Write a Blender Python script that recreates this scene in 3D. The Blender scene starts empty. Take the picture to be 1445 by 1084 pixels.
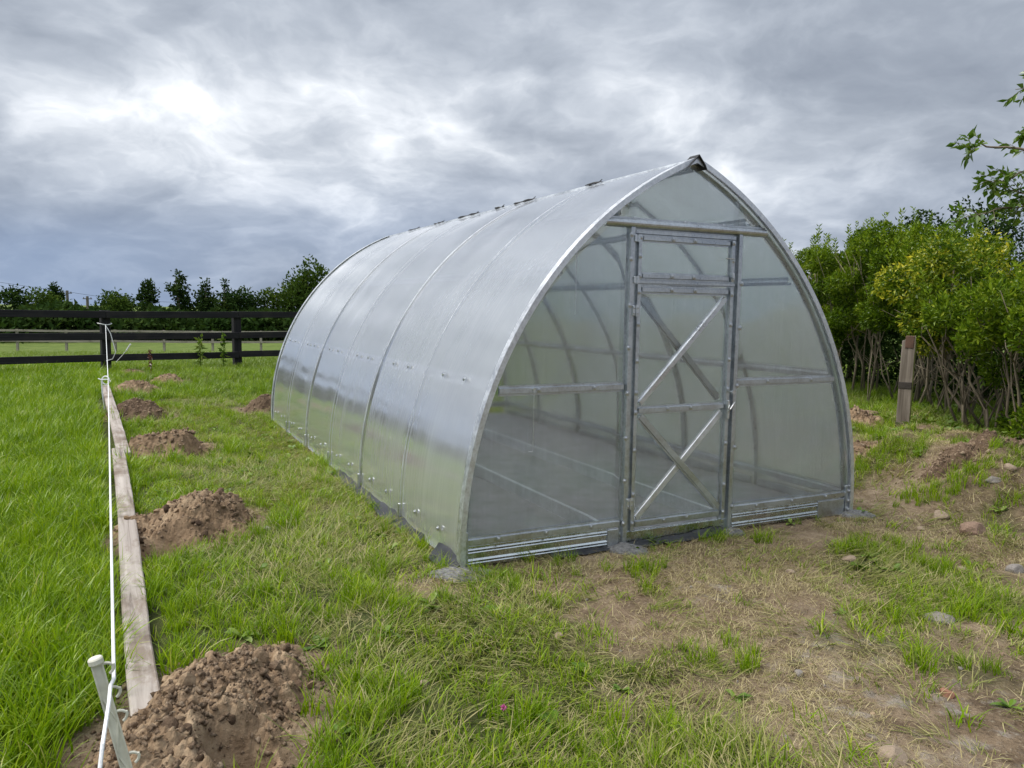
import bpy, math, random
import numpy as np
from mathutils import Vector, Matrix, Euler

random.seed(7)
RNG = np.random.default_rng(11)
SC = bpy.context.scene
COL = SC.collection
R = math.radians

# ------------------------------------------------------------------ camera
CAM_H, PITCH, ROLL = 1.4184, R(5.52), R(0.894)
cd = bpy.data.cameras.new('camera')
cd.sensor_fit = 'HORIZONTAL'
cd.sensor_width = 36.0
cd.lens = 36.0 * 1096.1 / 1445.0
cd.clip_start = 0.05
cd.clip_end = 3000
cam = bpy.data.objects.new('camera', cd)
COL.objects.link(cam)
fw = Vector((0, math.cos(PITCH), -math.sin(PITCH)))
up0 = Vector((0, math.sin(PITCH), math.cos(PITCH)))
rt0 = Vector((1, 0, 0))
rt = rt0 * math.cos(ROLL) + up0 * math.sin(ROLL)
up = -rt0 * math.sin(ROLL) + up0 * math.cos(ROLL)
cam.matrix_world = Matrix(((rt.x, up.x, -fw.x, 0), (rt.y, up.y, -fw.y, 0), (rt.z, up.z, -fw.z, CAM_H), (0, 0, 0, 1)))
SC.camera = cam

# ------------------------------------------------------------------ sun, exposure
SUN_AZ, SUN_EL = R(-98), R(60)          # azimuth from +Y, clockwise positive
sd = bpy.data.lights.new('sun', 'SUN')
sd.energy = 1.5
sd.angle = R(45)
sd.color = (1.0, 0.955, 0.88)
sun = bpy.data.objects.new('sun', sd)
COL.objects.link(sun)
sdir = Vector((math.sin(SUN_AZ) * math.cos(SUN_EL), math.cos(SUN_AZ) * math.cos(SUN_EL), math.sin(SUN_EL)))
sun.rotation_euler = sdir.to_track_quat('Z', 'Y').to_euler()
sun.location = (-20, 10, 30)
vs = SC.view_settings
vs.view_transform = 'Standard'
vs.look = 'None'
vs.gamma = 1
vs.exposure = 1.5
SC.render.engine = 'CYCLES'
SC.cycles.use_denoising = True
SC.cycles.max_bounces = 12
SC.cycles.transmission_bounces = 10
SC.cycles.transparent_max_bounces = 12
SC.cycles.sample_clamp_indirect = 6.0


# ------------------------------------------------------------------ node helper
class NT:
    def __init__(self, tree):
        self.t = tree
        self.n = tree.nodes
        self.l = tree.links

    def add(self, typ, ins=None, **props):
        nd = self.n.new(typ)
        for k, v in props.items():
            setattr(nd, k, v)
        for k, v in (ins or {}).items():
            self.set(nd.inputs[k], v)
        return nd

    def set(self, sock, v):
        if isinstance(v, bpy.types.NodeSocket):
            self.l.new(v, sock)
        elif isinstance(v, bpy.types.Node):
            self.l.new(v.outputs[0], sock)
        else:
            if isinstance(v, tuple) and len(v) == 3 and sock.type == 'RGBA':
                v = (*v, 1)
            sock.default_value = v

    def math(self, op, a, b=None, c=None, clamp=False):
        nd = self.n.new('ShaderNodeMath')
        nd.operation = op
        nd.use_clamp = clamp
        for i, v in enumerate((a, b, c)):
            if v is not None:
                self.set(nd.inputs[i], v)
        return nd.outputs[0]

    def vmath(self, op, a, b=None):
        nd = self.n.new('ShaderNodeVectorMath')
        nd.operation = op
        self.set(nd.inputs[0], a)
        if b is not None:
            self.set(nd.inputs[1], b)
        return nd

    def mix(self, fac, a, b, blend='MIX'):
        nd = self.n.new('ShaderNodeMix')
        nd.data_type = 'RGBA'
        nd.blend_type = blend
        self.set(nd.inputs[0], fac)
        self.set(nd.inputs[6], a)
        self.set(nd.inputs[7], b)
        return nd.outputs[2]

    def ramp(self, fac, stops, interp='LINEAR'):
        nd = self.n.new('ShaderNodeValToRGB')
        cr = nd.color_ramp
        cr.interpolation = interp
        while len(cr.elements) < len(stops):
            cr.elements.new(0.5)
        for e, (p, c) in zip(cr.elements, stops):
            e.position = p
            e.color = (*c, 1) if len(c) == 3 else c
        self.set(nd.inputs[0], fac)
        return nd.outputs[0]

    def noise(self, vec, scale, detail=4, rough=.55, dist=0.0, out=0):
        nd = self.n.new('ShaderNodeTexNoise')
        if vec is not None:
            self.set(nd.inputs['Vector'], vec)
        nd.inputs['Scale'].default_value = scale
        nd.inputs['Detail'].default_value = detail
        nd.inputs['Roughness'].default_value = rough
        nd.inputs['Distortion'].default_value = dist
        return nd.outputs[out]

    def maprange(self, v, a, b, c=0.0, d=1.0, smooth=True):
        nd = self.n.new('ShaderNodeMapRange')
        nd.interpolation_type = 'SMOOTHSTEP' if smooth else 'LINEAR'
        self.set(nd.inputs[0], v)
        for i, x in enumerate((a, b, c, d)):
            nd.inputs[i + 1].default_value = x
        return nd.outputs[0]


# ------------------------------------------------------------------ world: broken grey overcast over a Nishita sky
SKY_SEED = 34.1
world = bpy.data.worlds.new('World')
SC.world = world
world.use_nodes = True
w = NT(world.node_tree)
w.n.clear()
sky = w.add('ShaderNodeTexSky', sky_type='NISHITA', sun_disc=False, sun_elevation=SUN_EL,
            sun_rotation=SUN_AZ, air_density=1.0, dust_density=1.5, ozone_density=1.2)
tc = w.add('ShaderNodeTexCoord')
dirn = w.vmath('NORMALIZE', tc.outputs['Generated']).outputs[0]
sx = w.add('ShaderNodeSeparateXYZ', {0: dirn})
el = w.math('MAXIMUM', sx.outputs[2], 0.0)
den = w.math('ADD', el, 0.34)
uv = w.add('ShaderNodeCombineXYZ', {0: w.math('DIVIDE', sx.outputs[0], den), 1: w.math('DIVIDE', sx.outputs[1], den), 2: SKY_SEED})
uvv = uv.outputs[0]
warp = w.noise(uvv, 2.2, 5, .5, 0, 1)
wv = w.vmath('SCALE', w.vmath('SUBTRACT', warp, (.5, .5, .5)).outputs[0])
wv.inputs['Scale'].default_value = 0.34
uvw = w.vmath('ADD', uvv, wv.outputs[0]).outputs[0]
big = w.noise(uvw, 1.05, 3, .45)
mid = w.noise(w.vmath('ADD', uvw, (5.2, 1.7, .4)).outputs[0], 3.0, 12, .56)
# billows: rounded cauliflower heads with crisp upper rims
bil = w.math('ABSOLUTE', w.math('SUBTRACT', w.math('MULTIPLY', w.noise(w.vmath('ADD', uvw, (3.1, 2.2, 1.4)).outputs[0], 4.2, 6, .5), 2.0), 1.0))
bil2 = w.math('ABSOLUTE', w.math('SUBTRACT', w.math('MULTIPLY', w.noise(w.vmath('ADD', uvw, (7.1, 4.2, 3.4)).outputs[0], 9.5, 5, .5), 2.0), 1.0))
v = w.math('ADD', w.math('MULTIPLY', big, 1.15), w.math('MULTIPLY', mid, 0.62))
v = w.math('ADD', v, w.math('MULTIPLY', w.math('SUBTRACT', .35, bil), .24))
v = w.math('ADD', v, w.math('MULTIPLY', w.math('SUBTRACT', .35, bil2), .10))
cloud = w.ramp(w.maprange(v, 0.72, 1.38, 0, 1, False), [
    (0.0, (.078, .090, .112)), (0.28, (.110, .124, .147)), (0.46, (.146, .161, .185)),
    (0.60, (.190, .205, .228)), (0.74, (.258, .271, .290)), (0.88, (.35, .360, .375)), (1.0, (.44, .445, .452))])
# slate-blue deck low on the horizon where the cloud layers stack up
low = w.maprange(el, 0.01, 0.20, 1, 0)
lown = w.math('MULTIPLY', low, w.maprange(w.noise(uvv, .5, 2, .5), .35, .65, .2, 1.0))
cloud = w.mix(w.math('MULTIPLY', lown, .8), cloud, (.078, .112, .178))
# CIE-like overcast: zenith brighter than horizon
gain = w.math('ADD', 1.22, w.math('MULTIPLY', w.maprange(el, 0.3, 1.0, 0, 1), 0.75))
cloud = w.vmath('SCALE', cloud)
w.set(cloud.inputs['Scale'], gain)
skyc = w.vmath('SCALE', sky.outputs[0])
skyc.inputs['Scale'].default_value = 0.06
gap = w.maprange(w.noise(w.vmath('ADD', uvv, (9, 3, 1)).outputs[0], .9, 6, .55, .3), .60, .78, 0, .25)
final = w.mix(gap, cloud.outputs[0], skyc.outputs[0])
bg = w.add('ShaderNodeBackground', {'Color': final, 'Strength': 1.0})
wo = w.add('ShaderNodeOutputWorld', {'Surface': bg.outputs[0]})


# ------------------------------------------------------------------ numpy noise
_P = RNG.random((64, 256, 256))[:1][0]


def vnoise(x, y, seed=0):
    x = np.asarray(x, float) + seed * 17.31
    y = np.asarray(y, float) + seed * 9.77
    xi = np.floor(x).astype(int)
    yi = np.floor(y).astype(int)
    fx = x - xi
    fy = y - yi
    fx = fx * fx * (3 - 2 * fx)
    fy = fy * fy * (3 - 2 * fy)
    g = lambda a, b: _P[a % 256, b % 256]
    return (g(xi, yi) * (1 - fx) + g(xi + 1, yi) * fx) * (1 - fy) + (g(xi, yi + 1) * (1 - fx) + g(xi + 1, yi + 1) * fx) * fy


def fbm(x, y, scale=1.0, octv=4, seed=0, gain=.5):
    s = 0
    a = 1
    t = 0
    for o in range(octv):
        s = s + a * vnoise(np.asarray(x) * scale * 2 ** o, np.asarray(y) * scale * 2 ** o, seed + o * 3)
        t += a
        a *= gain
    return s / t


def sstep(a, b, x):
    t = np.clip((np.asarray(x, float) - a) / (b - a), 0, 1)
    return t * t * (3 - 2 * t)


# ------------------------------------------------------------------ object helpers
def link(o, parent=None):
    COL.objects.link(o)
    if parent is not None:
        o.parent = parent
    return o


def tag(o, label=None, cat=None, group=None, kind=None):
    if label:
        o['label'] = label
    if cat:
        o['category'] = cat
    if group:
        o['group'] = group
    if kind:
        o['kind'] = kind
    return o


def empty(name, loc=(0, 0, 0), rz=0, parent=None):
    o = bpy.data.objects.new(name, None)
    o.empty_display_size = .2
    o.location = loc
    o.rotation_euler = (0, 0, rz)
    return link(o, parent)


def mesh_np(name, verts, faces, mats, smooth=False, mat_idx=None):
    me = bpy.data.meshes.new(name)
    me.from_pydata([tuple(q) for q in np.asarray(verts, float).tolist()] if not isinstance(verts, list) else verts, [], faces if isinstance(faces, list) else faces.tolist())
    for m in (mats if isinstance(mats, (list, tuple)) else [mats]):
        if m is not None:
            me.materials.append(m)
    if smooth:
        me.polygons.foreach_set('use_smooth', [True] * len(me.polygons))
    if mat_idx is not None:
        me.polygons.foreach_set('material_index', mat_idx)
    me.update()
    return me


class MB:
    """collects shapes of ONE part"""

    def __init__(self):
        self.v = []
        self.f = []

    def add(self, vs_, fs_):
        b = len(self.v)
        self.v += [tuple(q) for q in vs_]
        self.f += [tuple(i + b for i in q) for q in fs_]
        return self

    def box(self, x0, x1, y0, y1, z0, z1, bev=0.0):
        if bev <= 0:
            vs_ = [(x, y, z) for z in (z0, z1) for y in (y0, y1) for x in (x0, x1)]
            fs_ = [(0, 2, 3, 1), (4, 5, 7, 6), (0, 1, 5, 4), (2, 6, 7, 3), (0, 4, 6, 2), (1, 3, 7, 5)]
            return self.add(vs_, fs_)
        import bmesh
        bm = bmesh.new()
        bmesh.ops.create_cube(bm, size=1)
        for q in bm.verts:
            q.co = Vector(((x0 + x1) / 2 + q.co.x * (x1 - x0), (y0 + y1) / 2 + q.co.y * (y1 - y0), (z0 + z1) / 2 + q.co.z * (z1 - z0)))
        bmesh.ops.bevel(bm, geom=bm.edges[:], offset=bev, segments=1, affect='EDGES')
        bm.verts.index_update()
        r = self.add([q.co[:] for q in bm.verts], [[q.index for q in fc.verts] for fc in bm.faces])
        bm.free()
        return r

    def tube(self, pts, rad, n=6, cap=True):
        pts = [Vector(q) for q in pts]
        rads = rad if isinstance(rad, (list, tuple, np.ndarray)) else [rad] * len(pts)
        vs_, fs_ = [], []
        ref = None
        for i, q in enumerate(pts):
            d = (pts[min(i + 1, len(pts) - 1)] - pts[max(i - 1, 0)]).normalized()
            if ref is None:
                ref = d.orthogonal().normalized()
            ref = (ref - d * ref.dot(d))
            ref = ref.normalized() if ref.length > 1e-6 else d.orthogonal().normalized()
            b = d.cross(ref)
            for k in range(n):
                a = 2 * math.pi * k / n
                vs_.append(q + (ref * math.cos(a) + b * math.sin(a)) * rads[i])
        for i in range(len(pts) - 1):
            for k in range(n):
                a, b2 = i * n + k, i * n + (k + 1) % n
                fs_.append((a, b2, b2 + n, a + n))
        if cap:
            fs_.append(tuple(range(n))[::-1])
            fs_.append(tuple((len(pts) - 1) * n + k for k in range(n)))
        return self.add(vs_, fs_)

    def sweep(self, prof, frames, closed=True, cap=True):
        """prof: [(u,v)], frames: [(origin,U,V)]"""
        n = len(prof)
        vs_, fs_ = [], []
        for (o, U, V) in frames:
            o, U, V = Vector(o), Vector(U), Vector(V)
            for (a, b) in prof:
                vs_.append(o + U * a + V * b)
        m = n if closed else n - 1
        for i in range(len(frames) - 1):
            for k in range(m):
                a, b2 = i * n + k, i * n + (k + 1) % n
                fs_.append((a, b2, b2 + n, a + n))
        if closed and cap:
            fs_.append(tuple(range(n))[::-1])
            fs_.append(tuple((len(frames) - 1) * n + k for k in range(n)))
        return self.add(vs_, fs_)

    def mesh(self, name, mat, smooth=False):
        return mesh_np(name, self.v, self.f, mat, smooth)

    def build(self, name, mat, parent=None, smooth=False):
        return link(bpy.data.objects.new(name, self.mesh(name, mat, smooth)), parent)


def inst(name, me, parent=None, loc=(0, 0, 0), rot=(0, 0, 0), scale=(1, 1, 1)):
    o = bpy.data.objects.new(name, me)
    o.location = loc
    o.rotation_euler = rot
    o.scale = scale
    return link(o, parent)


def set_attr(me, name, vals, domain='POINT', typ='FLOAT'):
    a = me.attributes.new(name, typ, domain)
    a.data.foreach_set('value' if typ in ('FLOAT', 'INT') else 'vector', np.asarray(vals).ravel())


def np_mesh(name, v, f, mt, tint=None):
    me = bpy.data.meshes.new(name)
    k = f.shape[1]
    me.vertices.add(len(v))
    me.vertices.foreach_set('co', np.asarray(v, np.float32).ravel())
    me.loops.add(len(f) * k)
    me.loops.foreach_set('vertex_index', f.ravel().astype(np.int32))
    me.polygons.add(len(f))
    me.polygons.foreach_set('loop_start', np.arange(len(f), dtype=np.int32) * k)
    me.update(calc_edges=True)
    me.materials.append(mt)
    if tint is not None:
        set_attr(me, 'tint', np.clip(tint, 0, 1).astype(np.float32))
    return me


# ------------------------------------------------------------------ materials
def mat(name):
    m = bpy.data.materials.new(name)
    m.use_nodes = True
    t = NT(m.node_tree)
    t.n.clear()
    out = t.add('ShaderNodeOutputMaterial')
    return m, t, out


def finish(t, out, sh):
    t.l.new(sh if isinstance(sh, bpy.types.NodeSocket) else sh.outputs[0], out.inputs['Surface'])


def bump(t, h, strength=.5, dist=.01):
    b = t.add('ShaderNodeBump', {'Height': h})
    b.inputs['Strength'].default_value = strength
    b.inputs['Distance'].default_value = dist
    return b.outputs[0]


def m_metal(name='galvanised', base=(.52, .55, .58), rough=.34, bumpy=.25):
    m, t, out = mat(name)
    co = t.add('ShaderNodeTexCoord').outputs['Object']
    n1 = t.noise(co, 22, 5, .6)
    n2 = t.noise(co, 4, 3, .5)
    vor = t.add('ShaderNodeTexVoronoi', {'Vector': co, 'Scale': 70.0})
    k = t.math('ADD', t.math('MULTIPLY', n1, .5), t.math('ADD', t.math('MULTIPLY', n2, .5), t.math('MULTIPLY', vor.outputs['Distance'], .25)))
    c = t.ramp(k, [(.3, tuple(q * .62 for q in base)), (.75, tuple(min(1, q * 1.15) for q in base))])
    rg = t.maprange(k, .3, .8, rough - .1, rough + .14)
    p = t.add('ShaderNodeBsdfPrincipled', {'Base Color': c, 'Metallic': 1.0, 'Roughness': rg, 'Normal': bump(t, n2, bumpy, .004)})
    finish(t, out, p)
    return m


def m_poly(name, f0=.10, power=3.4, rough=.10, see=.62, flute_axis=1, blur=.22, milk=(.80, .82, .83), tint=(.80, .825, .83)):
    """twin-wall polycarbonate outer skin: fluted, semi-clear, glossy at grazing angles"""
    m, t, out = mat(name)
    co = t.add('ShaderNodeTexCoord').outputs['Object']
    sc = t.vmath('MULTIPLY', co, (60, 60, .8) if flute_axis == 1 else (.8, 60, .8)).outputs[0]
    fl = t.noise(sc, 1.0, 3, .6)
    wav = t.noise(co, 1.7, 2, .45)
    dirt = t.noise(t.vmath('MULTIPLY', co, (1.5, 1.5, .6)).outputs[0], 2.0, 6, .6)
    nrm = bump(t, t.math('ADD', t.math('MULTIPLY', wav, 1.0), t.math('MULTIPLY', fl, .035)), .35, .02)
    lw = t.add('ShaderNodeLayerWeight', {'Blend': .5, 'Normal': nrm})
    fac = t.math('POWER', t.math('MULTIPLY', lw.outputs['Facing'], t.maprange(fl, .3, .7, .90, 1.08)), power)
    fac = t.math('ADD', f0, t.math('MULTIPLY', fac, .95 - f0), clamp=True)
    gl = t.add('ShaderNodeBsdfAnisotropic', {'Color': (.97, .98, 1.0), 'Roughness': t.maprange(dirt, .3, .8, rough * .7, rough * 1.7), 'Normal': nrm})
    rf = t.add('ShaderNodeBsdfRefraction', {'Color': tint, 'Roughness': blur, 'IOR': 1.06})
    df = t.add('ShaderNodeBsdfDiffuse', {'Color': milk})
    tr = t.add('ShaderNodeBsdfTranslucent', {'Color': milk})
    haze = t.add('ShaderNodeMixShader', {0: .55, 1: df.outputs[0], 2: tr.outputs[0]})
    body = t.add('ShaderNodeMixShader', {0: t.maprange(t.math('ADD', t.math('MULTIPLY', dirt, .55), t.math('MULTIPLY', fl, .45)), .30, .70, see + .07, see - .11), 1: haze.outputs[0], 2: rf.outputs[0]})
    body.inputs[0].default_value = see
    fin = t.add('ShaderNodeMixShader', {0: fac, 1: body.outputs[0], 2: gl.outputs[0]})
    finish(t, out, fin)
    return m


def m_polyin():
    m, t, out = mat('polycarbonate_inner')
    tr = t.add('ShaderNodeBsdfTransparent', {'Color': (.97, .98, .98)})
    gl = t.add('ShaderNodeBsdfAnisotropic', {'Color': (.9, .92, .93), 'Roughness': .15})
    lw = t.add('ShaderNodeLayerWeight', {'Blend': .25})
    fin = t.add('ShaderNodeMixShader', {0: t.math('MULTIPLY', lw.outputs['Fresnel'], .25), 1: tr.outputs[0], 2: gl.outputs[0]})
    finish(t, out, fin)
    return m


def m_soil(name, a=(.090, .060, .036), b=(.255, .176, .110), c=(.43, .320, .210), scale=11):
    m, t, out = mat(name)
    co = t.add('ShaderNodeNewGeometry').outputs['Position']
    n1 = t.noise(co, scale, 8, .68)
    n2 = t.noise(co, scale * .25, 3, .5)
    n3 = t.noise(co, scale * 6, 4, .7)
    k = t.math('ADD', t.math('MULTIPLY', n1, .6), t.math('MULTIPLY', n2, .45))
    colr = t.ramp(k, [(.36, a), (.52, b), (.68, c)])
    colr = t.mix(t.maprange(n3, .62, .75, 0, .35), colr, (.36, .28, .20))
    h = t.math('ADD', t.math('MULTIPLY', n1, .7), t.math('MULTIPLY', n3, .35))
    p = t.add('ShaderNodeBsdfPrincipled', {'Base Color': colr, 'Roughness': .95, 'Specular IOR Level': .2, 'Normal': bump(t, h, .9, .025)})
    finish(t, out, p)
    return m


def m_leaf(name, stops, trans=.32, attr='tint', gloss=.07, posvar=None, rough=.45):
    """leaf or blade: colour from the per-leaf tint, patchy over the place"""
    m, t, out = mat(name)
    at = t.add('ShaderNodeAttribute', attribute_name=attr)
    k = at.outputs['Fac']
    if posvar:
        pos = t.add('ShaderNodeNewGeometry').outputs['Position']
        nz = t.noise(pos, posvar[0], 3, .5)
        k = t.math('ADD', k, t.math('MULTIPLY', t.math('SUBTRACT', nz, .5), posvar[1]), clamp=True)
    c = t.ramp(k, stops)
    d = t.add('ShaderNodeBsdfDiffuse', {'Color': c})
    c2 = t.mix(1.0, c, (1.05, 1.1, .55), 'MULTIPLY')
    tl = t.add('ShaderNodeBsdfTranslucent', {'Color': c2})
    mx = t.add('ShaderNodeMixShader', {0: trans, 1: d.outputs[0], 2: tl.outputs[0]})
    g = t.add('ShaderNodeBsdfAnisotropic', {'Color': (1, 1, 1), 'Roughness': rough})
    lw = t.add('ShaderNodeLayerWeight', {'Blend': .28})
    f = t.add('ShaderNodeMixShader', {0: t.math('MULTIPLY', lw.outputs['Fresnel'], gloss * 4), 1: mx.outputs[0], 2: g.outputs[0]})
    finish(t, out, f)
    return m


def m_wood(name, a, b, axis='X', dirt=(.06, .045, .03), scale=1.0, dirtamt=.5, knots=False):
    m, t, out = mat(name)
    co = t.add('ShaderNodeTexCoord').outputs['Object']
    st = {'X': (1.2, 26, 26), 'Z': (26, 26, 1.2)}[axis]
    g = t.noise(t.vmath('MULTIPLY', co, tuple(q * scale for q in st)).outputs[0], 1.0, 6, .6, .6)
    big_ = t.noise(co, 2.2 * scale, 5, .6)
    c = t.ramp(g, [(.3, a), (.7, b)])
    c = t.mix(t.maprange(big_, .52, .72, 0, dirtamt), c, dirt)
    if knots:
        c = t.mix(t.maprange(t.noise(t.vmath('MULTIPLY', co, (1.0, 3.0, 3.0)).outputs[0], 3.0, 7, .72), .46, .64, 0, .75), c, (.19, .145, .11))
        kn = t.add('ShaderNodeTexVoronoi', {'Vector': t.vmath('MULTIPLY', co, (2.2, 9, .01)).outputs[0], 'Scale': 1.0}).outputs['Distance']
        c = t.mix(t.maprange(kn, .05, .13, .9, 0), c, (.07, .045, .03))
        c = t.mix(t.maprange(g, .30, .40, .55, 0), c, (.10, .08, .065))
    p = t.add('ShaderNodeBsdfPrincipled', {'Base Color': c, 'Roughness': .82, 'Specular IOR Level': .25, 'Normal': bump(t, g, .5, .004)})
    finish(t, out, p)
    return m


def m_plain(name, c, rough=.6, var=.25, scale=20, spec=.4):
    m, t, out = mat(name)
    co = t.add('ShaderNodeTexCoord').outputs['Object']
    n = t.noise(co, scale, 5, .6)
    col_ = t.ramp(n, [(.3, tuple(q * (1 - var) for q in c)), (.7, tuple(min(1, q * (1 + var)) for q in c))])
    p = t.add('ShaderNodeBsdfPrincipled', {'Base Color': col_, 'Roughness': rough, 'Specular IOR Level': spec, 'Normal': bump(t, n, .3, .004)})
    finish(t, out, p)
    return m


METAL = m_metal()
METAL_BRIGHT = m_metal('galvanised_bright', (.62, .64, .66), .28, .1)
TRIM = m_metal('edge_trim_metal', (.70, .72, .75), .40, .05)
BOARD = m_metal('board_metal', (.52, .56, .57), .20, .03)
POLY_SIDE = m_poly('polycarbonate_side', f0=.22, power=1.6, rough=.135, see=.36, flute_axis=0, blur=.24, milk=(.92, .94, .97), tint=(.84, .86, .88))
POLY_GABLE = m_poly('polycarbonate_gable', f0=.10, power=3.2, rough=.11, see=.90, flute_axis=1, blur=.235, tint=(.74, .775, .775))
POLY_IN = m_polyin()
SOIL = m_soil('dug_soil')
SOIL_CRUMB = m_soil('soil_crumb', (.11, .074, .048), (.25, .178, .120), (.40, .31, .22), 40)
SOIL_DARK = m_soil('dark_soil', (.05, .032, .022), (.12, .08, .052), (.19, .135, .09), 18)
RUBBER = m_plain('black_rubber', (.02, .02, .022), .6, .3)
MEMBRANE = m_plain('membrane', (.028, .030, .034), .45, .4, 12)
BLACKWOOD = m_wood('black_fence_wood', (.010, .010, .013), (.030, .028, .030), 'X', (.045, .04, .035), 1, .4)
BLACKWOOD_V = m_wood('black_post_wood', (.010, .010, .013), (.028, .026, .028), 'Z', (.04, .038, .033), 1, .4)
PALEWOOD = m_wood('pale_fence_wood', (.20, .18, .15), (.36, .33, .28), 'X')
PLANKWOOD = m_wood('weathered_plank', (.25, .215, .19), (.47, .425, .385), 'X', (.115, .082, .060), 1, .95, True)
GREYPOST = m_wood('weathered_post', (.10, .080, .062), (.31, .265, .22), 'Z', (.03, .025, .02), 1, .5)
BARK = m_wood('bark', (.11, .09, .065), (.28, .235, .17), 'Z', (.06, .07, .03), 1, .5)
ROPE = m_plain('white_rope', (.74, .75, .76), .7, .12, 160)
PLASTIC = m_plain('cream_plastic', (.66, .64, .54), .5, .18, 18)
CONCRETE = m_plain('cement_grit', (.15, .15, .148), .95, .5, 60, .2)

GRASS = m_leaf('grass_blade', [(0, (.078, .150, .006)), (.35, (.172, .290, .008)), (.7, (.300, .410, .014)), (.9, (.40, .44, .07)), (1, (.48, .43, .20))], .38, posvar=(2.2, .8), gloss=.012)
TRAMPLED = m_leaf('trampled_blade', [(0, (.105, .150, .018)), (.35, (.190, .225, .045)), (.7, (.295, .285, .105)), (1, (.47, .41, .22))], .3, posvar=(1.8, .6), gloss=.008)
STRAW = m_leaf('straw_blade', [(0, (.19, .155, .075)), (.5, (.36, .305, .155)), (1, (.55, .48, .28))], .15, gloss=.006, posvar=(2.0, .5))
PASTURE = m_leaf('pasture_blade', [(0, (.095, .165, .022)), (.5, (.170, .250, .038)), (1, (.28, .33, .08))], .34, posvar=(.5, .5), gloss=.01)
WEED = m_leaf('weed_leaf', [(0, (.070, .140, .016)), (.6, (.14, .235, .025)), (1, (.25, .32, .07))], .3, gloss=.012)
PRIVET = m_leaf('privet_leaf', [(0, (.026, .056, .006)), (.40, (.088, .155, .010)), (.75, (.190, .270, .016)), (1, (.31, .36, .035))], .36, gloss=.012, rough=.45)
PRIVET_YEL = m_leaf('golden_leaf', [(0, (.09, .16, .014)), (.4, (.28, .32, .025)), (1, (.62, .54, .04))], .32, gloss=.025)
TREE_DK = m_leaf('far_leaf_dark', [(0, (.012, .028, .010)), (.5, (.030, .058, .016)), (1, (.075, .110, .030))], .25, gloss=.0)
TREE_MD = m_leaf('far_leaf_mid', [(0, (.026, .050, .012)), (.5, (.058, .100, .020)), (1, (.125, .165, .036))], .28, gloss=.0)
TREE_NEAR = m_leaf('near_leaf', [(0, (.035, .082, .010)), (.5, (.085, .165, .018)), (1, (.19, .26, .04))], .38, gloss=.03)

# ================================================================== GROUND
PL_A = np.array((-1.26, 2.61))
PL_N = np.array((.878, .478))
GX, GY, YAW = -0.2673, 4.1452, R(26.51)
GW = np.array((math.cos(YAW), math.sin(YAW)))
GD = np.array((-math.sin(YAW), math.cos(YAW)))
GO = np.array((GX, GY)) + 1.5 * GW            # middle of the front gable's foot


def lat(x, y):
    """metres to the right of the plank line"""
    return (x - PL_A[0]) * PL_N[0] + (y - PL_A[1]) * PL_N[1]


def gloc(x, y):
    dx, dy = x - GO[0], y - GO[1]
    return dx * GW[0] + dy * GW[1], dx * GD[0] + dy * GD[1]


# dug heaps: x, y, radius_x, radius_y, height, hole (dx, dy, r, depth)
HEAPS = [
    (-1.00, 2.44, .31, .56, .155, (0.18, -.16, .10, .20)),
    (-1.97, 4.78, .35, .37, .225, (-.04, -.42, .12, .22)),
    (-3.28, 7.35, .38, .36, .21, (.34, -.05, .12, .10)),
    (-4.62, 9.62, .36, .38, .20, None),
    (-5.98, 12.25, .32, .34, .17, None),
    (-6.12, 13.85, .30, .28, .13, None),
    (-7.70, 15.6, .26, .26, .09, None),
    (-3.42, 10.62, .30, .34, .18, None),
    (3.34, 5.84, .26, .17, .09, None),
    (3.78, 5.98, .28, .18, .09, None),
    (2.98, 6.72, .20, .16, .07, None),
    (3.74, 8.35, .24, .22, .11, None),
]


def holes(x, y):
    h = 0
    for (cx, cy, rx, ry, hh, ho) in HEAPS:
        if ho:
            d2 = ((x - cx - ho[0]) ** 2 + (y - cy - ho[1]) ** 2) / ho[2] ** 2
            h = h - ho[3] * np.exp(-d2 * d2)
    return h


def height(x, y):
    x = np.asarray(x, float)
    y = np.asarray(y, float)
    lx, ly = gloc(x, y)
    inside = sstep(.55, .05, np.maximum(np.abs(lx) - 1.5, np.maximum(-ly, ly - 6)))
    h = (fbm(x, y, .8, 3, 1) - .5) * .10 + (fbm(x, y, 5, 3, 4) - .5) * .035
    h = h * (1 - inside) - .012 * inside
    q = x + .35 * (y - 6)
    bank = sstep(2.7, 3.9, q) * sstep(4.4, 5.4, y)
    h = h + .24 * bank
    for (bx, by, r_, hh) in ((3.35, 6.55, .55, .13), (3.25, 5.55, .36, .14), (3.75, 5.75, .40, .13), (3.55, 5.95, .3, .06), (3.9, 7.4, .6, .08), (2.95, 4.75, .22, .05)):
        h = h + hh * np.exp(-((x - bx) ** 2 + (y - by) ** 2) / r_ ** 2) * (0.75 + .5 * fbm(x, y, 6, 2, 9))
    h = h + bank * ((fbm(x, y, 3.6, 2, 27) - .5) * .14 + (fbm(x, y, 11, 2, 28) - .5) * .05) * sstep(12, 8, y)
    # the land falls away beyond the paddock fence
    h = h - 1.15 * sstep(17, 52, y + .35 * np.abs(x)) * sstep(8, 16, np.hypot(x, y))
    return h + holes(x, y)


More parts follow.
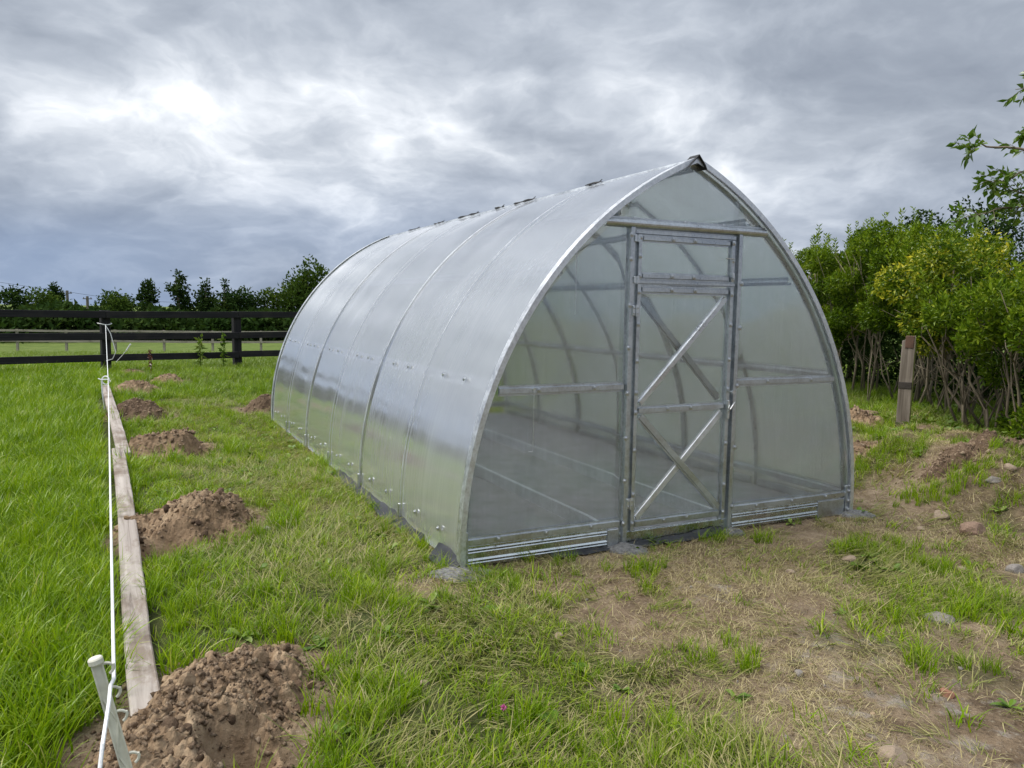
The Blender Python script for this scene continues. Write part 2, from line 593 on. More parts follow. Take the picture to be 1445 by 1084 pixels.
def soilness(x, y):
    """1 = bare earth, 0 = closed sward"""
    x = np.asarray(x, float)
    y = np.asarray(y, float)
    s = lat(x, y)
    lx, ly = gloc(x, y)
    n = fbm(x, y, 1.5, 4, 21)
    n2 = fbm(x, y, 4.2, 3, 33)
    k = (n - .5) * 1.6 + (n2 - .5) * 1.1
    b = np.full_like(x, -1.2)
    # in front of the greenhouse and towards the hedge the turf is worn to earth
    front = sstep(.55, 1.9, s + .5 * (fbm(x, y, .9, 2, 5) - .5)) * sstep(9.5, 7.5, y) * sstep(.15, -.35, np.maximum(-lx - 1.5, -9)) 
    front = np.maximum(front, .55 * sstep(.5, 1.6, s) * sstep(4.6, 3.6, y))
    b = b + front * 1.50
    b = b + .35 * sstep(1.0, .25, np.hypot(x - 1.0, y - 3.9) / 1.0) + .5 * sstep(1, .2, np.hypot(x - 2.3, y - 5.1) / .9)
    b = b + .6 * sstep(1, .1, np.hypot(x - 1.3, y - 2.7) / .8)
    b = b - .8 * sstep(1, .1, np.hypot((x + .05) / .9, (y - 2.25) / .55)) - .7 * sstep(1, .1, np.hypot(x - 2.35, y - 3.9) / .55)
    b = b - .7 * sstep(1, .2, np.hypot(x - 2.1, y - 4.45) / .5) - .6 * sstep(1, .2, np.hypot((x - .8) / .4, (y - 3.1) / .3))
    b = b + .55 * sstep(1, .2, np.hypot((x - 3.0) / .6, (y - 5.6) / .7)) + .5 * sstep(1, .2, np.hypot((x - 3.9) / .7, (y - 7.2) / .9))
    b = b + .9 * sstep(1, .3, np.hypot(x + .45, y - 3.85) / .3) + .8 * sstep(1, .3, np.hypot(x + .4, y - 2.35) / .35)
    b = b + 1.3 * sstep(1, .3, np.hypot(x + 1.78, y - 6.86) / .22)
    bankq = sstep(2.7, 3.4, x + .35 * (y - 6)) * sstep(4.9, 5.6, y)
    b = b - .15 * bankq
    b = b + k
    for (cx, cy, rx, ry, hh, ho) in HEAPS:
        d = np.hypot((x - cx) / rx, (y - cy) / ry)
        b = np.maximum(b, 1.6 * sstep(1.75, .95, d + .9 * (n2 - .5)) - .6)
        if ho:
            b = np.maximum(b, 1.4 * sstep(1.7, 1.0, np.hypot(x - cx - ho[0], y - cy - ho[1]) / ho[2]) - .4)
    inside = (np.abs(lx) < 1.5) & (ly > 0) & (ly < 6)
    b = np.where(inside, 1.0, b)
    return sstep(-.55, .60, b)


def axis(lo, hi, step, far, grow=1.16):
    a = list(np.arange(lo, hi + 1e-6, step))
    d = step
    q = hi
    while q < far:
        d *= grow
        q += d
        a.append(q)
    d = step
    q = lo
    pre = []
    while q > -far:
        d *= grow
        q -= d
        pre.append(q)
    return np.array(pre[::-1] + a)


ax = axis(-4.2, 4.6, .045, 600)
ay = axis(1.4, 9.0, .045, 600)
XX, YY = np.meshgrid(ax, ay)
ZZ = height(XX, YY)
nx, ny = len(ax), len(ay)
idx = np.arange(nx * ny).reshape(ny, nx)
faces = np.stack([idx[:-1, :-1], idx[:-1, 1:], idx[1:, 1:], idx[1:, :-1]], -1).reshape(-1, 4)

gm, t, out = mat('meadow_earth')
pos = t.add('ShaderNodeNewGeometry').outputs['Position']
so = t.add('ShaderNodeAttribute', attribute_name='soil').outputs['Fac']
n1 = t.noise(pos, 9, 8, .65)
n2 = t.noise(pos, 1.3, 4, .55)
n3 = t.noise(pos, 55, 4, .7)
soilc = t.ramp(t.math('ADD', t.math('MULTIPLY', n1, .55), t.math('MULTIPLY', n2, .45)), [(.35, (.100, .070, .044)), (.5, (.215, .158, .104)), (.64, (.330, .258, .178))])
soilc = t.mix(t.maprange(n3, .56, .68, 0, .7), soilc, (.36, .30, .215))
soilc = t.mix(t.maprange(n3, .44, .34, 0, .6), soilc, (.07, .05, .035))
ash = t.math('MULTIPLY', t.add('ShaderNodeAttribute', attribute_name='ash').outputs['Fac'], t.maprange(t.noise(pos, 7, 6, .65), .50, .72, 0, .6))
soilc = t.mix(ash, soilc, (.42, .42, .41))
thatch = t.ramp(n1, [(.3, (.035, .050, .014)), (.6, (.075, .092, .026)), (.8, (.16, .14, .065))])
fieldc = t.ramp(t.math('ADD', t.math('MULTIPLY', n2, .6), t.math('MULTIPLY', n1, .4)), [(.32, (.070, .115, .022)), (.55, (.115, .165, .034)), (.75, (.17, .20, .060))])
fr = t.maprange(t.add('ShaderNodeSeparateXYZ', {0: pos}).outputs[1], 15, 24, 0, 1)
turf = t.mix(fr, thatch, fieldc)
c = t.mix(so, turf, soilc)
p = t.add('ShaderNodeBsdfPrincipled', {'Base Color': c, 'Roughness': .95, 'Specular IOR Level': .15, 'Normal': bump(t, t.math('ADD', n1, t.math('MULTIPLY', n3, .7)), 1.0, .03)})
finish(t, out, p)
gme = bpy.data.meshes.new('ground')
gme.vertices.add(nx * ny)
gme.vertices.foreach_set('co', np.stack([XX, YY, ZZ], -1).ravel())
gme.loops.add(len(faces) * 4)
gme.loops.foreach_set('vertex_index', faces.ravel())
gme.polygons.add(len(faces))
gme.polygons.foreach_set('loop_start', np.arange(len(faces)) * 4)
gme.polygons.foreach_set('use_smooth', [True] * len(faces))
gme.update(calc_edges=True)
gme.materials.append(gm)
set_attr(gme, 'soil', soilness(XX, YY))
ashv = np.zeros_like(XX)
for (x_, y_, r_) in ((1.41, 3.19, .32), (1.24, 2.66, .36), (1.75, 2.6, .35), (1.05, 3.95, .2), (-.28, 4.02, .22), (.66, 4.5, .2), (2.4, 5.36, .2)):
    ashv = np.maximum(ashv, np.exp(-((XX - x_) ** 2 + (YY - y_) ** 2) / r_ ** 2))
set_attr(gme, 'ash', ashv)
ground = link(bpy.data.objects.new('ground', gme))
tag(ground, 'earth and turf of the paddock under the greenhouse', None, kind='structure')


def gz(x, y):
    return float(height(np.array([x]), np.array([y]))[0])


# ================================================================== GREENHOUSE
GH = empty('greenhouse', (GO[0], GO[1], 0), YAW)
tag(GH, 'pointed-arch polycarbonate greenhouse with galvanised frame and end door', 'greenhouse')
H, AR, L = 2.3255, 2.4113, 6.0
_a = Vector((1.5, 0))
_b = Vector((0, H))
_m = (_a + _b) / 2
_d = _b - _a
_n = Vector((-_d.y, _d.x)) / _d.length
AC = _m + _n * math.sqrt(AR * AR - _d.length_squared / 4)
A0 = math.atan2(-AC.y, 1.5 - AC.x)
A1 = math.atan2(H - AC.y, -AC.x)


def arc(tt, off=0.0):
    """right-hand arc: point and outward normal at tt 0 (foot) .. 1 (ridge)"""
    a = A0 + (A1 - A0) * tt
    return (AC.x + (AR + off) * math.cos(a), AC.y + (AR + off) * math.sin(a)), (math.cos(a), math.sin(a))


def arc_z(x, off=0.0):
    return AC.y + math.sqrt(max(0, (AR + off) ** 2 - (abs(x) - AC.x) ** 2))


def arc_x(z, off=0.0):
    return AC.x + math.sqrt(max(0, (AR + off) ** 2 - (z - AC.y) ** 2))


def t_at_z(z):
    return (math.asin((z - AC.y) / AR) - A0) / (A1 - A0)


# --- roof / side sheets: three 2 m sheets a side, each slightly buckled between the ribs
def side_sheet(side, y0, y1, seed):
    NT_, NY_ = 44, 36
    vs_ = []
    for lay in (0, 1):
        for i in range(NT_ + 1):
            tt = i / NT_
            for j in range(NY_ + 1):
                y = y0 + (y1 - y0) * j / NY_
                bay = abs(math.sin(math.pi * max(0, min(y, L))))          # zero at each rib
                s = tt * 2.95
                wv = (fbm(s * .9 + seed * 7.1, y * 1.25 + seed * 3.3, 1.0, 2, 50) - .5) * .013 * (.25 + .75 * bay)
                wv += .0022 * bay * math.sin(s * 2.3 + seed * 1.7 + math.floor(y) * 2.1)
                (x, z), (nx_, nz_) = arc(tt, 0.004 + float(wv) - (.005 if lay else 0))
                vs_.append((side * x, y, z))
    n = (NT_ + 1) * (NY_ + 1)
    fs_, mi = [], []
    g = lambda lay, i, j: lay * n + i * (NY_ + 1) + j
    for i in range(NT_):
        for j in range(NY_):
            q = (g(0, i, j), g(0, i, j + 1), g(0, i + 1, j + 1), g(0, i + 1, j))
            q2 = (g(1, i, j), g(1, i + 1, j), g(1, i + 1, j + 1), g(1, i, j + 1))
            if side > 0:
                fs_ += [q, q2]
            else:
                fs_ += [q[::-1], q2[::-1]]
            mi += [0, 1]
    for i in range(NT_):
        for j in (0, NY_):
            q = (g(0, i, j), g(0, i + 1, j), g(1, i + 1, j), g(1, i, j))
            fs_.append(q)
            mi.append(1)
    for j in range(NY_):
        for i in (0, NT_):
            fs_.append((g(0, i, j), g(1, i, j), g(1, i, j + 1), g(0, i, j + 1)))
            mi.append(1)
    me = mesh_np('side_sheet', vs_, fs_, [POLY_SIDE, POLY_IN], True, mi)
    return link(bpy.data.objects.new('side_sheet', me), GH)


sd_ = 0
for side in (-1, 1):
    for k in range(3):
        sd_ += 1
        o = side_sheet(side, k * 2 + (.0 if k else -.03), k * 2 + 2 + (.03 if k == 2 else -.004), sd_)
        o['label'] = 'curved clear twin-wall sheet over the %s' % ('left flank' if side < 0 else 'right flank')

HAT = [(-.034, 0), (-.016, 0), (-.012, .024), (.012, .024), (.016, 0), (.034, 0), (.034, .002), (.018, .002), (.014, .026), (-.014, .026), (-.018, .002), (-.034, .002)]


def arc_frames(side, y, off, t0=0.0, t1=1.0, n=40):
    fr_ = []
    for i in range(n + 1):
        tt = t0 + (t1 - t0) * i / n
        (x, z), (nx_, nz_) = arc(tt, off)
        fr_.append(((side * x, y, z), (0, 1, 0), (-side * nx_, 0, -nz_)))
    return fr_


for i in range(7):
    y = i * 1.0 + (.034 if i == 0 else (-.034 if i == 6 else 0))
    for side in (-1, 1):
        MB().sweep([(q[0] * .55, q[1] * .8) for q in HAT], arc_frames(side, y, -.008)).build('rib', METAL_BRIGHT, GH)
        # narrow steel strap clamping the sheet from outside
        if i in (1, 3, 5):
            wd = .004
        elif i in (2, 4):
            wd = .009
        else:
            wd = .0
        if wd:
            MB().sweep([(-wd, 0), (wd, 0), (wd, .0025), (-wd, .0025)], [(o_, U, (-V[0], 0, -V[2])) for (o_, U, V) in arc_frames(side, y, .013)]).build('strap', TRIM, GH)
            # strap tensioner with bolt at the foot
            (x, z), _ = arc(.02, .02)
            MB().box(side * x - .008, side * x + .008, y - .010, y + .010, .01, .13, .003).build('strap_bolt', METAL_BRIGHT, GH)
for y in (-.036, L + .036):
    for side in (-1, 1):
        s_ = 1 if y < 0 else -1
        # edge trim: folded strip over the end of the sheet
        pr = [(-.004 * s_, -.030), (.044 * s_, -.004), (.044 * s_, .002), (-.008 * s_, .002), (-.008 * s_, -.030)]
        MB().sweep(pr, [(o_, U, (-V[0], 0, -V[2])) for (o_, U, V) in arc_frames(side, y, .016)]).build('edge_trim', TRIM, GH)

# purlins: hat profiles along the length
for z in (.145, 1.0, 1.66, 2.03):
    tt = t_at_z(z)
    for side in (-1, 1):
        (x, zz), (nx_, nz_) = arc(tt, -.040 if z > 1.2 else -.010)
        U = (-nz_ * side, 0, nx_)
        V = (-side * nx_, 0, -nz_)
        pb = MB().sweep(HAT, [((side * x, y_, zz), U, V) for y_ in (.05, L - .05)]).build('purlin' if z > .5 else 'base_rail', TRIM if z == 1.0 else METAL, GH)
MB().sweep([(-.03, 0), (0, .03), (.03, 0), (.028, -.004), (0, .024), (-.028, -.004)], [((0, y_, H - .055), (1, 0, 0), (0, 0, 1)) for y_ in (0.03, L - .03)]).build('ridge_beam', METAL, GH)
# ridge flashing and the ragged black seal peeping out from under it
MB().sweep([(-.030, -.016), (0, .010), (.030, -.016), (.029, -.012), (0, .015), (-.029, -.012)], [((0, y_, H), (1, 0, 0), (0, 0, 1)) for y_ in (-.035, L + .035)]).build('ridge_flashing', METAL, GH)
MB().sweep([(-.07, -.045), (0, .022), (.05, -.026), (.062, -.052), (0, .032), (-.08, -.052)], [((0, y_, H), (1, 0, 0), (0, 0, 1)) for y_ in (-.06, .03)]).build('ridge_end_cap', RUBBER, GH)
for (y_, l_) in ((1.0, .22), (2.02, .42), (2.62, .2), (3.2, .5), (4.1, .3), (4.9, .35)):
    pts = [((random.uniform(-.012, .012)), y_ + l_ * k / 7, H + .016 + random.uniform(-.002, .006)) for k in range(8)]
    m_ = MB().tube(pts, [.004] + [.005 + random.uniform(0, .004) for _ in range(6)] + [.003], 5)
    m_.tube([(0, y_ + .04, H + .02), (.01, y_ + .02, H + .036)], .003, 4)
    m_.build('ridge_seal', RUBBER, GH)


# --- gables
def gable_sheet(name, x0, x1, zlo, y, seed, zhi=None, parent=None, matp=None):
    NX_, NZ_ = 16, 22
    vs_ = []
    for lay in (0, 1):
        for i in range(NX_ + 1):
            x = x0 + (x1 - x0) * i / NX_
            zt = arc_z(x, -.008) if zhi is None else zhi
            for j in range(NZ_ + 1):
                z = zlo + (zt - zlo) * j / NZ_
                wv = float((fbm(x * 1.1 + seed * 5, z * 1.1, 1.0, 2, 70) - .5) * .010)
                vs_.append((x, y + wv + (.005 if lay else 0), z))
    n = (NX_ + 1) * (NZ_ + 1)
    g = lambda lay, i, j: lay * n + i * (NZ_ + 1) + j
    fs_, mi = [], []
    for i in range(NX_):
        for j in range(NZ_):
            fs_.append((g(0, i, j), g(0, i + 1, j), g(0, i + 1, j + 1), g(0, i, j + 1)))
            fs_.append((g(1, i, j), g(1, i, j + 1), g(1, i + 1, j + 1), g(1, i + 1, j)))
            mi += [0, 1]
    for i in range(NX_):
        for j in (0, NZ_):
            fs_.append((g(0, i, j), g(1, i, j), g(1, i + 1, j), g(0, i + 1, j)))
            mi.append(1)
    for j in range(NZ_):
        for i in (0, NX_):
            fs_.append((g(0, i, j), g(0, i, j + 1), g(1, i, j + 1), g(1, i, j)))
            mi.append(1)
    me = mesh_np(name, vs_, fs_, [matp or POLY_GABLE, POLY_IN], True, mi)
    return link(bpy.data.objects.new(name, me), parent or GH)


JL0, JL1, SL1 = -.470, -.412, -.358       # left jamb, left door stile
JR1, JR0, SR0 = .408, .352, .300          # right jamb, right stile
XE = arc_x(.13, -.012)
gable_sheet('gable_sheet', -XE, JL0 + .02, .12, .004, 1)
gable_sheet('gable_sheet', JR1 - .02, XE, .12, .004, 2)
gable_sheet('gable_sheet', JL0 + .02, JR1 - .02, 1.895, .004, 3)
# rear gable, all one sheet with its rails and posts
gable_sheet('rear_gable_sheet', -XE, XE, .12, L - .02, 4)
for x in (-.44, .38):
    MB().box(x - .03, x + .03, L - .045, L - .024, .0, arc_z(x) - .03).build('rear_post', METAL, GH)
for z in (.14, .97, 1.89):
    xx = arc_x(z) - .05
    MB().box(-xx, xx, L - .070, L - .048, z - .03, z + .03).build('rear_rail', METAL, GH)


def hat_bar(name, p0, p1, wd, parent, mt=None, y=-.002, dp=.022):
    """hat-section bar in the gable plane, p = (x, z)"""
    a_ = Vector((p0[0], y, p0[1]))
    b_ = Vector((p1[0], y, p1[1]))
    d_ = (b_ - a_).normalized()
    U = Vector((d_.z, 0, -d_.x))
    V = Vector((0, -1, 0))
    h_ = wd / 2
    prof = [(-h_, 0), (-h_, .003), (-h_ * .62, .003), (-h_ * .48, dp), (h_ * .48, dp), (h_ * .62, .003), (h_, .003), (h_, 0)]
    return MB().sweep(prof, [(a_, U, V), (b_, U, V)]).build(name, mt or METAL, parent)


# screw with a dished washer, axis along local -Y
sm = MB()
n_ = 10
for (r0_, y0_, r1_, y1_) in ((.0155, 0, .0150, -.003), (.0150, -.003, .0085, -.0045), (.0085, -.0045, .0070, -.0095), (.0070, -.0095, .0015, -.0098)):
    vs_ = []
    for (rr, yy) in ((r0_, y0_), (r1_, y1_)):
        vs_ += [(rr * math.cos(2 * math.pi * k / n_), yy, rr * math.sin(2 * math.pi * k / n_)) for k in range(n_)]
    sm.add(vs_, [(k, n_ + k, n_ + (k + 1) % n_, (k + 1) % n_) for k in range(n_)])
SCREW = sm.mesh('screw', m_metal('zinc_screw', (.50, .52, .54), .30), False)


def screw(x, z, y, parent):
    return inst('screw', SCREW, parent, (x, y, z))


# posts of the doorway
for (x0, x1) in ((JL0, JL1), (JR0, JR1)):
    o = hat_bar('door_post', ((x0 + x1) / 2, -.02), ((x0 + x1) / 2, 1.905), x1 - x0, GH, dp=.030)
    for z in (.14, .40, .66, .93, 1.20, 1.45, 1.72, 1.86) if x0 < 0 else (.16, .55, .95, 1.32, 1.6):
        screw((x0 + x1) / 2 + (-.012 if x0 < 0 else .018), z, -.033, o)
# rails at waist and foot, left and right of the door
for (x0, x1, z) in ((-arc_x(.97) + .05, JL0, .968), (JR1, arc_x(.97) - .05, .970), (-arc_x(.14) + .02, JL0, .140), (JR1, arc_x(.14) - .02, .140)):
    nm = 'gable_rail' if z > .5 else 'sill_rail'
    o = hat_bar(nm, (x0, z), (x1, z), .058 if z > .5 else .052, GH, dp=.018)
    for q in ((.30, .75) if z > .5 else (.2, .5, .8)):
        screw(x0 + (x1 - x0) * q, z + .002, -.021, o)
hat_bar('head_rail', (JL1, 1.882), (JR0, 1.882), .040, GH, dp=.016)
hat_bar('transom_rail', (JL1, 1.590), (JR0, 1.590), .030, GH, dp=.020)


# ribbed base boards at the foot of the gable
def base_board(x0, x1):
    prof = [(.002, .0), (.112, .0)]
    z = .112
    pr = [(0, .002)]
    for zc in (.020, .036, .080, .096):
        pr += [(zc - .006, .002), (zc - .004, .010), (zc - .001, .011), (zc + .008, .002)]
    pr += [(.112, .002), (.112, -.010), (0, -.010)]
    fr_ = [((x, -.006, 0.0), (0, 0, 1), (0, -1, 0)) for x in (x0, x1)]
    return MB().sweep(pr, fr_).build('base_board', BOARD, GH)


base_board(-1.47, -.555)
base_board(.42, 1.20)
MB().box(-.553, -.475, -.020, -.004, -.01, .108, .003).build('base_bracket', METAL, GH)
MB().box(1.203, 1.46, -.016, -.004, -.01, .108, .003).build('base_bracket', METAL, GH)
for side in (-1, 1):
    o = MB()
    o.box(side * 1.487 - .022, side * 1.487 + .022, -.026, -.003, -.03, .20, .003)
    o.box(side * 1.509 - .002, side * 1.509 + .002, -.024, .03, -.03, .20)
    o = o.build('corner_plate', METAL, GH)
    for z in (.03, .09, .16):
        screw(side * 1.487, z, -.027, o)
# side base boards under the sheets
for side in (-1, 1):
    for k in range(6):
        MB().box(side * 1.478 - .004, side * 1.478 + .004, k + .04, k + .96, -.02, .075).build('side_board', METAL, GH)
# screws along the left flank's purlin and foot rail
for z, tq in ((1.0, t_at_z(1.0)), (.145, t_at_z(.145))):
    for side in (-1, 1):
        for k in range(6):
            for q in ((.35, .68) if z > .5 else (.3, .7)):
                (x, zz), (nx_, nz_) = arc(tq, .016)
                an = math.atan2(nz_, nx_)
                o = inst('screw', SCREW, GH, (side * x, k + q, zz))
                o.rotation_euler = Vector((side * nx_, 0, nz_)).to_track_quat('-Y', 'Z').to_euler()

# rain deflector above the door
df = MB()
prof = []
for k in range(9):
    a = math.pi * (.5 + k / 8)
    prof.append((.030 * math.cos(a), .026 * math.sin(a)))
prof2 = [(q[0] * .88, q[1] * .88) for q in prof[::-1]]
df.sweep(prof + prof2, [((x, -.008, 1.927), (0, 1, 0), (0, 0, 1)) for x in (-.628, .592)])
df.box(-.628, .592, -.012, -.008, 1.945, 1.962)
dfo = df.build('rain_deflector', METAL, GH)
for x in (-.42, -.05, .25):
    screw(x, 1.952, -.013, dfo)

# door leaf
door = empty('door', (0, 0, 0), 0, GH)
gable_sheet('door_sheet', JL1 + .01, JR0 - .01, .10, -.003, 6, 1.565, door)
for x in ((JL1 + SL1) / 2, (SR0 + JR0) / 2):
    o = hat_bar('stile', (x, .085), (x, 1.575), .050, door, y=-.005, dp=.022)
    for z in (.13, .31, .58, .81, .93, 1.12, 1.34, 1.53):
        screw(x, z, -.028, o)
for z in (.125, .822, 1.545):
    o = hat_bar('rail', (SL1, z), (SR0, z), .050, door, y=-.005, dp=.018)
    for q in (.33, .60):
        screw(SL1 + (SR0 - SL1) * q, z + .003, -.024, o)
hat_bar('brace', (SL1 + .01, .865), (SR0 - .015, 1.505), .050, door, METAL_BRIGHT, y=-.006, dp=.016)
hat_bar('brace', (SL1 + .01, 1.505), (SR0 - .01, .870), .050, door, y=.032, dp=.014)
hat_bar('brace', (SL1 + .01, .160), (SR0 - .01, .785), .050, door, TRIM, y=-.006, dp=.007)
hat_bar('brace', (SL1 + .01, .785), (SR0 - .01, .160), .050, door, y=-.016, dp=.010)
ltc = MB()
ltc.box(.312, .330, -.050, -.028, .74, .86, .003)
ltc.tube([(.318, -.05, .79), (.322, -.062, .805), (.345, -.062, .835), (.36, -.06, .848)], .005, 6)
ltc.build('latch', METAL_BRIGHT, door)
MB().tube([(.33, -.026, .915), (.33, -.07, .915)], .006, 6).tube([(.33, -.068, .915), (.33, -.082, .915)], .014, 8).build('knob', METAL_BRIGHT, door)
for z in (.26, 1.42):
    h_ = MB().box(JL1 - .024, JL1 + .020, -.040, -.032, z - .03, z + .03, .002).tube([(JL1, -.042, z - .035), (JL1, -.042, z + .035)], .006, 6).build('hinge', METAL_BRIGHT, door)
    for dx in (-.014, .012):
        for dz in (-.016, .016):
            screw(JL1 + dx, z + dz, -.041, h_).scale = (.45, .6, .45)

# top-hung vent light above the door
vent = empty('vent_window', (0, 0, 0), 0, GH)
gable_sheet('vent_sheet', JL1 + .01, JR0 - .01, 1.61, -.003, 8, 1.865, vent)
for z in (1.626, 1.846):
    o = hat_bar('rail', (SL1, z), (SR0, z), .044, vent, y=-.005, dp=.018)
    for q in (.33, .58):
        screw(SL1 + (SR0 - SL1) * q, z + .002, -.024, o)
for x in ((JL1 + SL1) / 2, (SR0 + JR0) / 2):
    o = hat_bar('stile', (x, 1.607), (x, 1.866), .048, vent, y=-.005, dp=.022)
    for z in (1.625, 1.74, 1.85):
        screw(x, z, -.028, o)
MB().box(.312, .330, -.045, -.028, 1.63, 1.665, .002).tube([(.25, -.046, 1.752), (.325, -.040, 1.752)], .004, 6).build('latch', METAL_BRIGHT, vent)
for z in (1.60, 1.84):
    MB().box(JL1 - .022, JL1 + .018, -.041, -.033, z - .02, z + .02, .002).tube([(JL1, -.043, z - .022), (JL1, -.043, z + .022)], .005, 6).build('hinge', METAL_BRIGHT, vent)

# threshold under the door
MB().box(JL0 + .005, JR1 - .005, -.012, .010, -.02, .078, .003).build('threshold_plate', BOARD, GH)


def gw(x, y, z=0.0):
    """greenhouse local to world"""
    q = GO + GW * x + GD * y
    return (float(q[0]), float(q[1]), z)


# wire stay rods hanging on the gable
for (x, z0, z1, lab) in ((-.822, 1.765, 1.396, 'thin wire stay rod hanging high on the gable beside the vent window'), (-1.078, .972, .622, 'thin wire stay rod hanging from the waist rail left of the door')):
    m_ = MB().tube([(0, -.028, 0), (.0, -.031, -.01), (.0, -.029, z1 - z0 + .01), (-.004, -.029, z1 - z0), (-.03 if z1 < 1 else -.004, -.031, z1 - z0 + .002)], .0022, 5)
    m_.tube([(0, .0, .004), (0, -.030, .0)], .007, 6)
    o = m_.build('stay_rod', METAL_BRIGHT)
    o.location = gw(x, 0, z0)
    o.rotation_euler = (0, 0, YAW)
    tag(o, lab, 'stay rod', 'wire stay rods on the gable')

# inside: dark ground sheet and two galvanised bed edgings
fl = MB()
NXF, NYF = 30, 60
vsf = []
for j in range(NYF + 1):
    for i in range(NXF + 1):
        x = -1.46 + 2.92 * i / NXF
        y = .02 + 5.95 * j / NYF
        vsf.append((x, y, .012 + float(fbm(x * 2, y * 2, 1.3, 3, 90)) * .020))
fl.add(vsf, [(j * (NXF + 1) + i, j * (NXF + 1) + i + 1, (j + 1) * (NXF + 1) + i + 1, (j + 1) * (NXF + 1) + i) for j in range(NYF) for i in range(NXF)])
fmat = m_plain('ground_sheet', (.22, .225, .235), .55, .3, 6, .5)
o = fl.build('ground_sheet', fmat, None, True)
o.location = gw(0, 0, 0)
o.rotation_euler = (0, 0, YAW)
tag(o, 'dark woven ground sheet covering the floor inside the greenhouse', 'ground sheet')
for x, lab in ((-.50, 'galvanised bed edging inside the greenhouse left of the aisle'), (.36, 'galvanised bed edging inside the greenhouse right of the aisle')):
    pr = [(-.004, 0), (.004, 0), (.004, .082), (.014, .088), (.014, .094), (-.014, .094), (-.014, .088), (-.004, .082)]
    o = MB().sweep(pr, [((0, y_, 0), (1, 0, 0), (0, 0, 1)) for y_ in (.06, 5.9)]).build('bed_edging', TRIM)
    o.location = gw(x, 0, .02)
    o.rotation_euler = (0, 0, YAW)
    tag(o, lab, 'bed edging', 'bed edgings in the greenhouse')


# crumpled black membrane showing under the frame
def crumple(lx0, ly0, lx1, ly1, wid, name, label, seed, zup=.05, n=40, m=6):
    vs_ = []
    d_ = Vector((lx1 - lx0, ly1 - ly0)).normalized()
    nn = Vector((d_.y, -d_.x))
    ln = math.hypot(lx1 - lx0, ly1 - ly0)
    for i in range(n + 1):
        s = ln * i / n
        wl = wid * (.35 + .95 * float(fbm(s * 2.1 + seed * 4, seed, 1, 3, 77)))
        for j in range(m + 1):
            q = j / m
            px = lx0 + d_.x * s + nn.x * (q * wl)
            py = ly0 + d_.y * s + nn.y * (q * wl)
            wp = gw(px, py)
            z = gz(wp[0], wp[1]) + .010 + (1 - q) ** 2 * zup + float(fbm(s * 9 + seed, q * 4, 1, 3, 81) - .35) * .05 * (1 - q * .5)
            vs_.append((wp[0], wp[1], z))
    fs_ = [(i * (m + 1) + j, (i + 1) * (m + 1) + j, (i + 1) * (m + 1) + j + 1, i * (m + 1) + j + 1) for i in range(n) for j in range(m)]
    o = link(bpy.data.objects.new(name, mesh_np(name, vs_, fs_, MEMBRANE, True)))
    return tag(o, label, 'membrane', 'black membrane edges')


crumple(-1.49, 2.7, -1.49, .55, .10, 'black_membrane', 'crumpled black membrane poking out along the left foot of the greenhouse', 1)
crumple(-1.52, .28, -1.49, -.03, .10, 'black_membrane', 'black membrane bunched at the near left corner of the greenhouse', 2, .07, 12)
crumple(-.95, -.02, -.56, -.02, .06, 'black_membrane', 'black membrane fold under the front board left of the door', 3, .015, 16)
crumple(-.42, -.02, .34, -.02, .07, 'black_membrane', 'torn black membrane along the door threshold', 4, .02, 26)

# cement grit spilled round the footings
def grit(x, y, r_, label, seed):
    n, m = 22, 7
    vs_ = [(x, y, gz(x, y) + .035)]
    for j in range(1, m + 1):
        for i in range(n):
            a = 2 * math.pi * i / n
            rr = r_ * j / m * (.75 + .5 * float(fbm(math.cos(a) * 2 + seed, math.sin(a) * 2, 1, 2, 60)))
            px, py = x + rr * math.cos(a), y + rr * .7 * math.sin(a)
            z = gz(px, py) + .035 * (1 - (j / m) ** 2) - (.012 if j == m else 0) + float(fbm(px * 30, py * 30, 1, 2, 61) - .5) * .022
            vs_.append((px, py, z))
    fs_ = [(0, 1 + i, 1 + (i + 1) % n) for i in range(n)]
    for j in range(m - 1):
        for i in range(n):
            a, b2 = 1 + j * n + i, 1 + j * n + (i + 1) % n
            fs_.append((a, a + n, b2 + n, b2))
    o = link(bpy.data.objects.new('cement_spill', mesh_np('cement_spill', vs_, fs_, CONCRETE, False)))
    tag(o, label, 'cement', 'cement spills at the footings')


grit(-.25, 4.06, .19, 'grey cement grit at the near left corner of the greenhouse', 1)
grit(.70, 4.55, .15, 'grey cement grit at the foot of the left door post', 2)
grit(1.45, 4.93, .09, 'small grey cement spill at the foot of the right door post', 3)
grit(2.47, 5.44, .14, 'grey cement grit at the far right corner of the gable', 4)


# ================================================================== DUG HEAPS
def clod_mesh(seed, sub=2):
    import bmesh
    bm = bmesh.new()
    bmesh.ops.create_icosphere(bm, subdivisions=sub, radius=1)
    for q in bm.verts:
        c_ = q.co
        k = .62 + .75 * float(fbm(c_.x * 1.3 + seed * 3.1 + c_.z * .7, c_.y * 1.3 - c_.z * 1.1 + seed, 1.0, 3, 40 + seed))
        q.co = c_ * k
    rq = random.Random(seed * 7 + 1)
    for _ in range(9):
        nv = Vector((rq.gauss(0, 1), rq.gauss(0, 1), rq.gauss(0, 1))).normalized()
        dd = rq.uniform(.5, .8)
        for q in bm.verts:
            e = q.co.dot(nv) - dd
            if e > 0:
                q.co -= nv * e * .9
    me = bpy.data.meshes.new('clod')
    bm.to_mesh(me)
    bm.free()
    return me


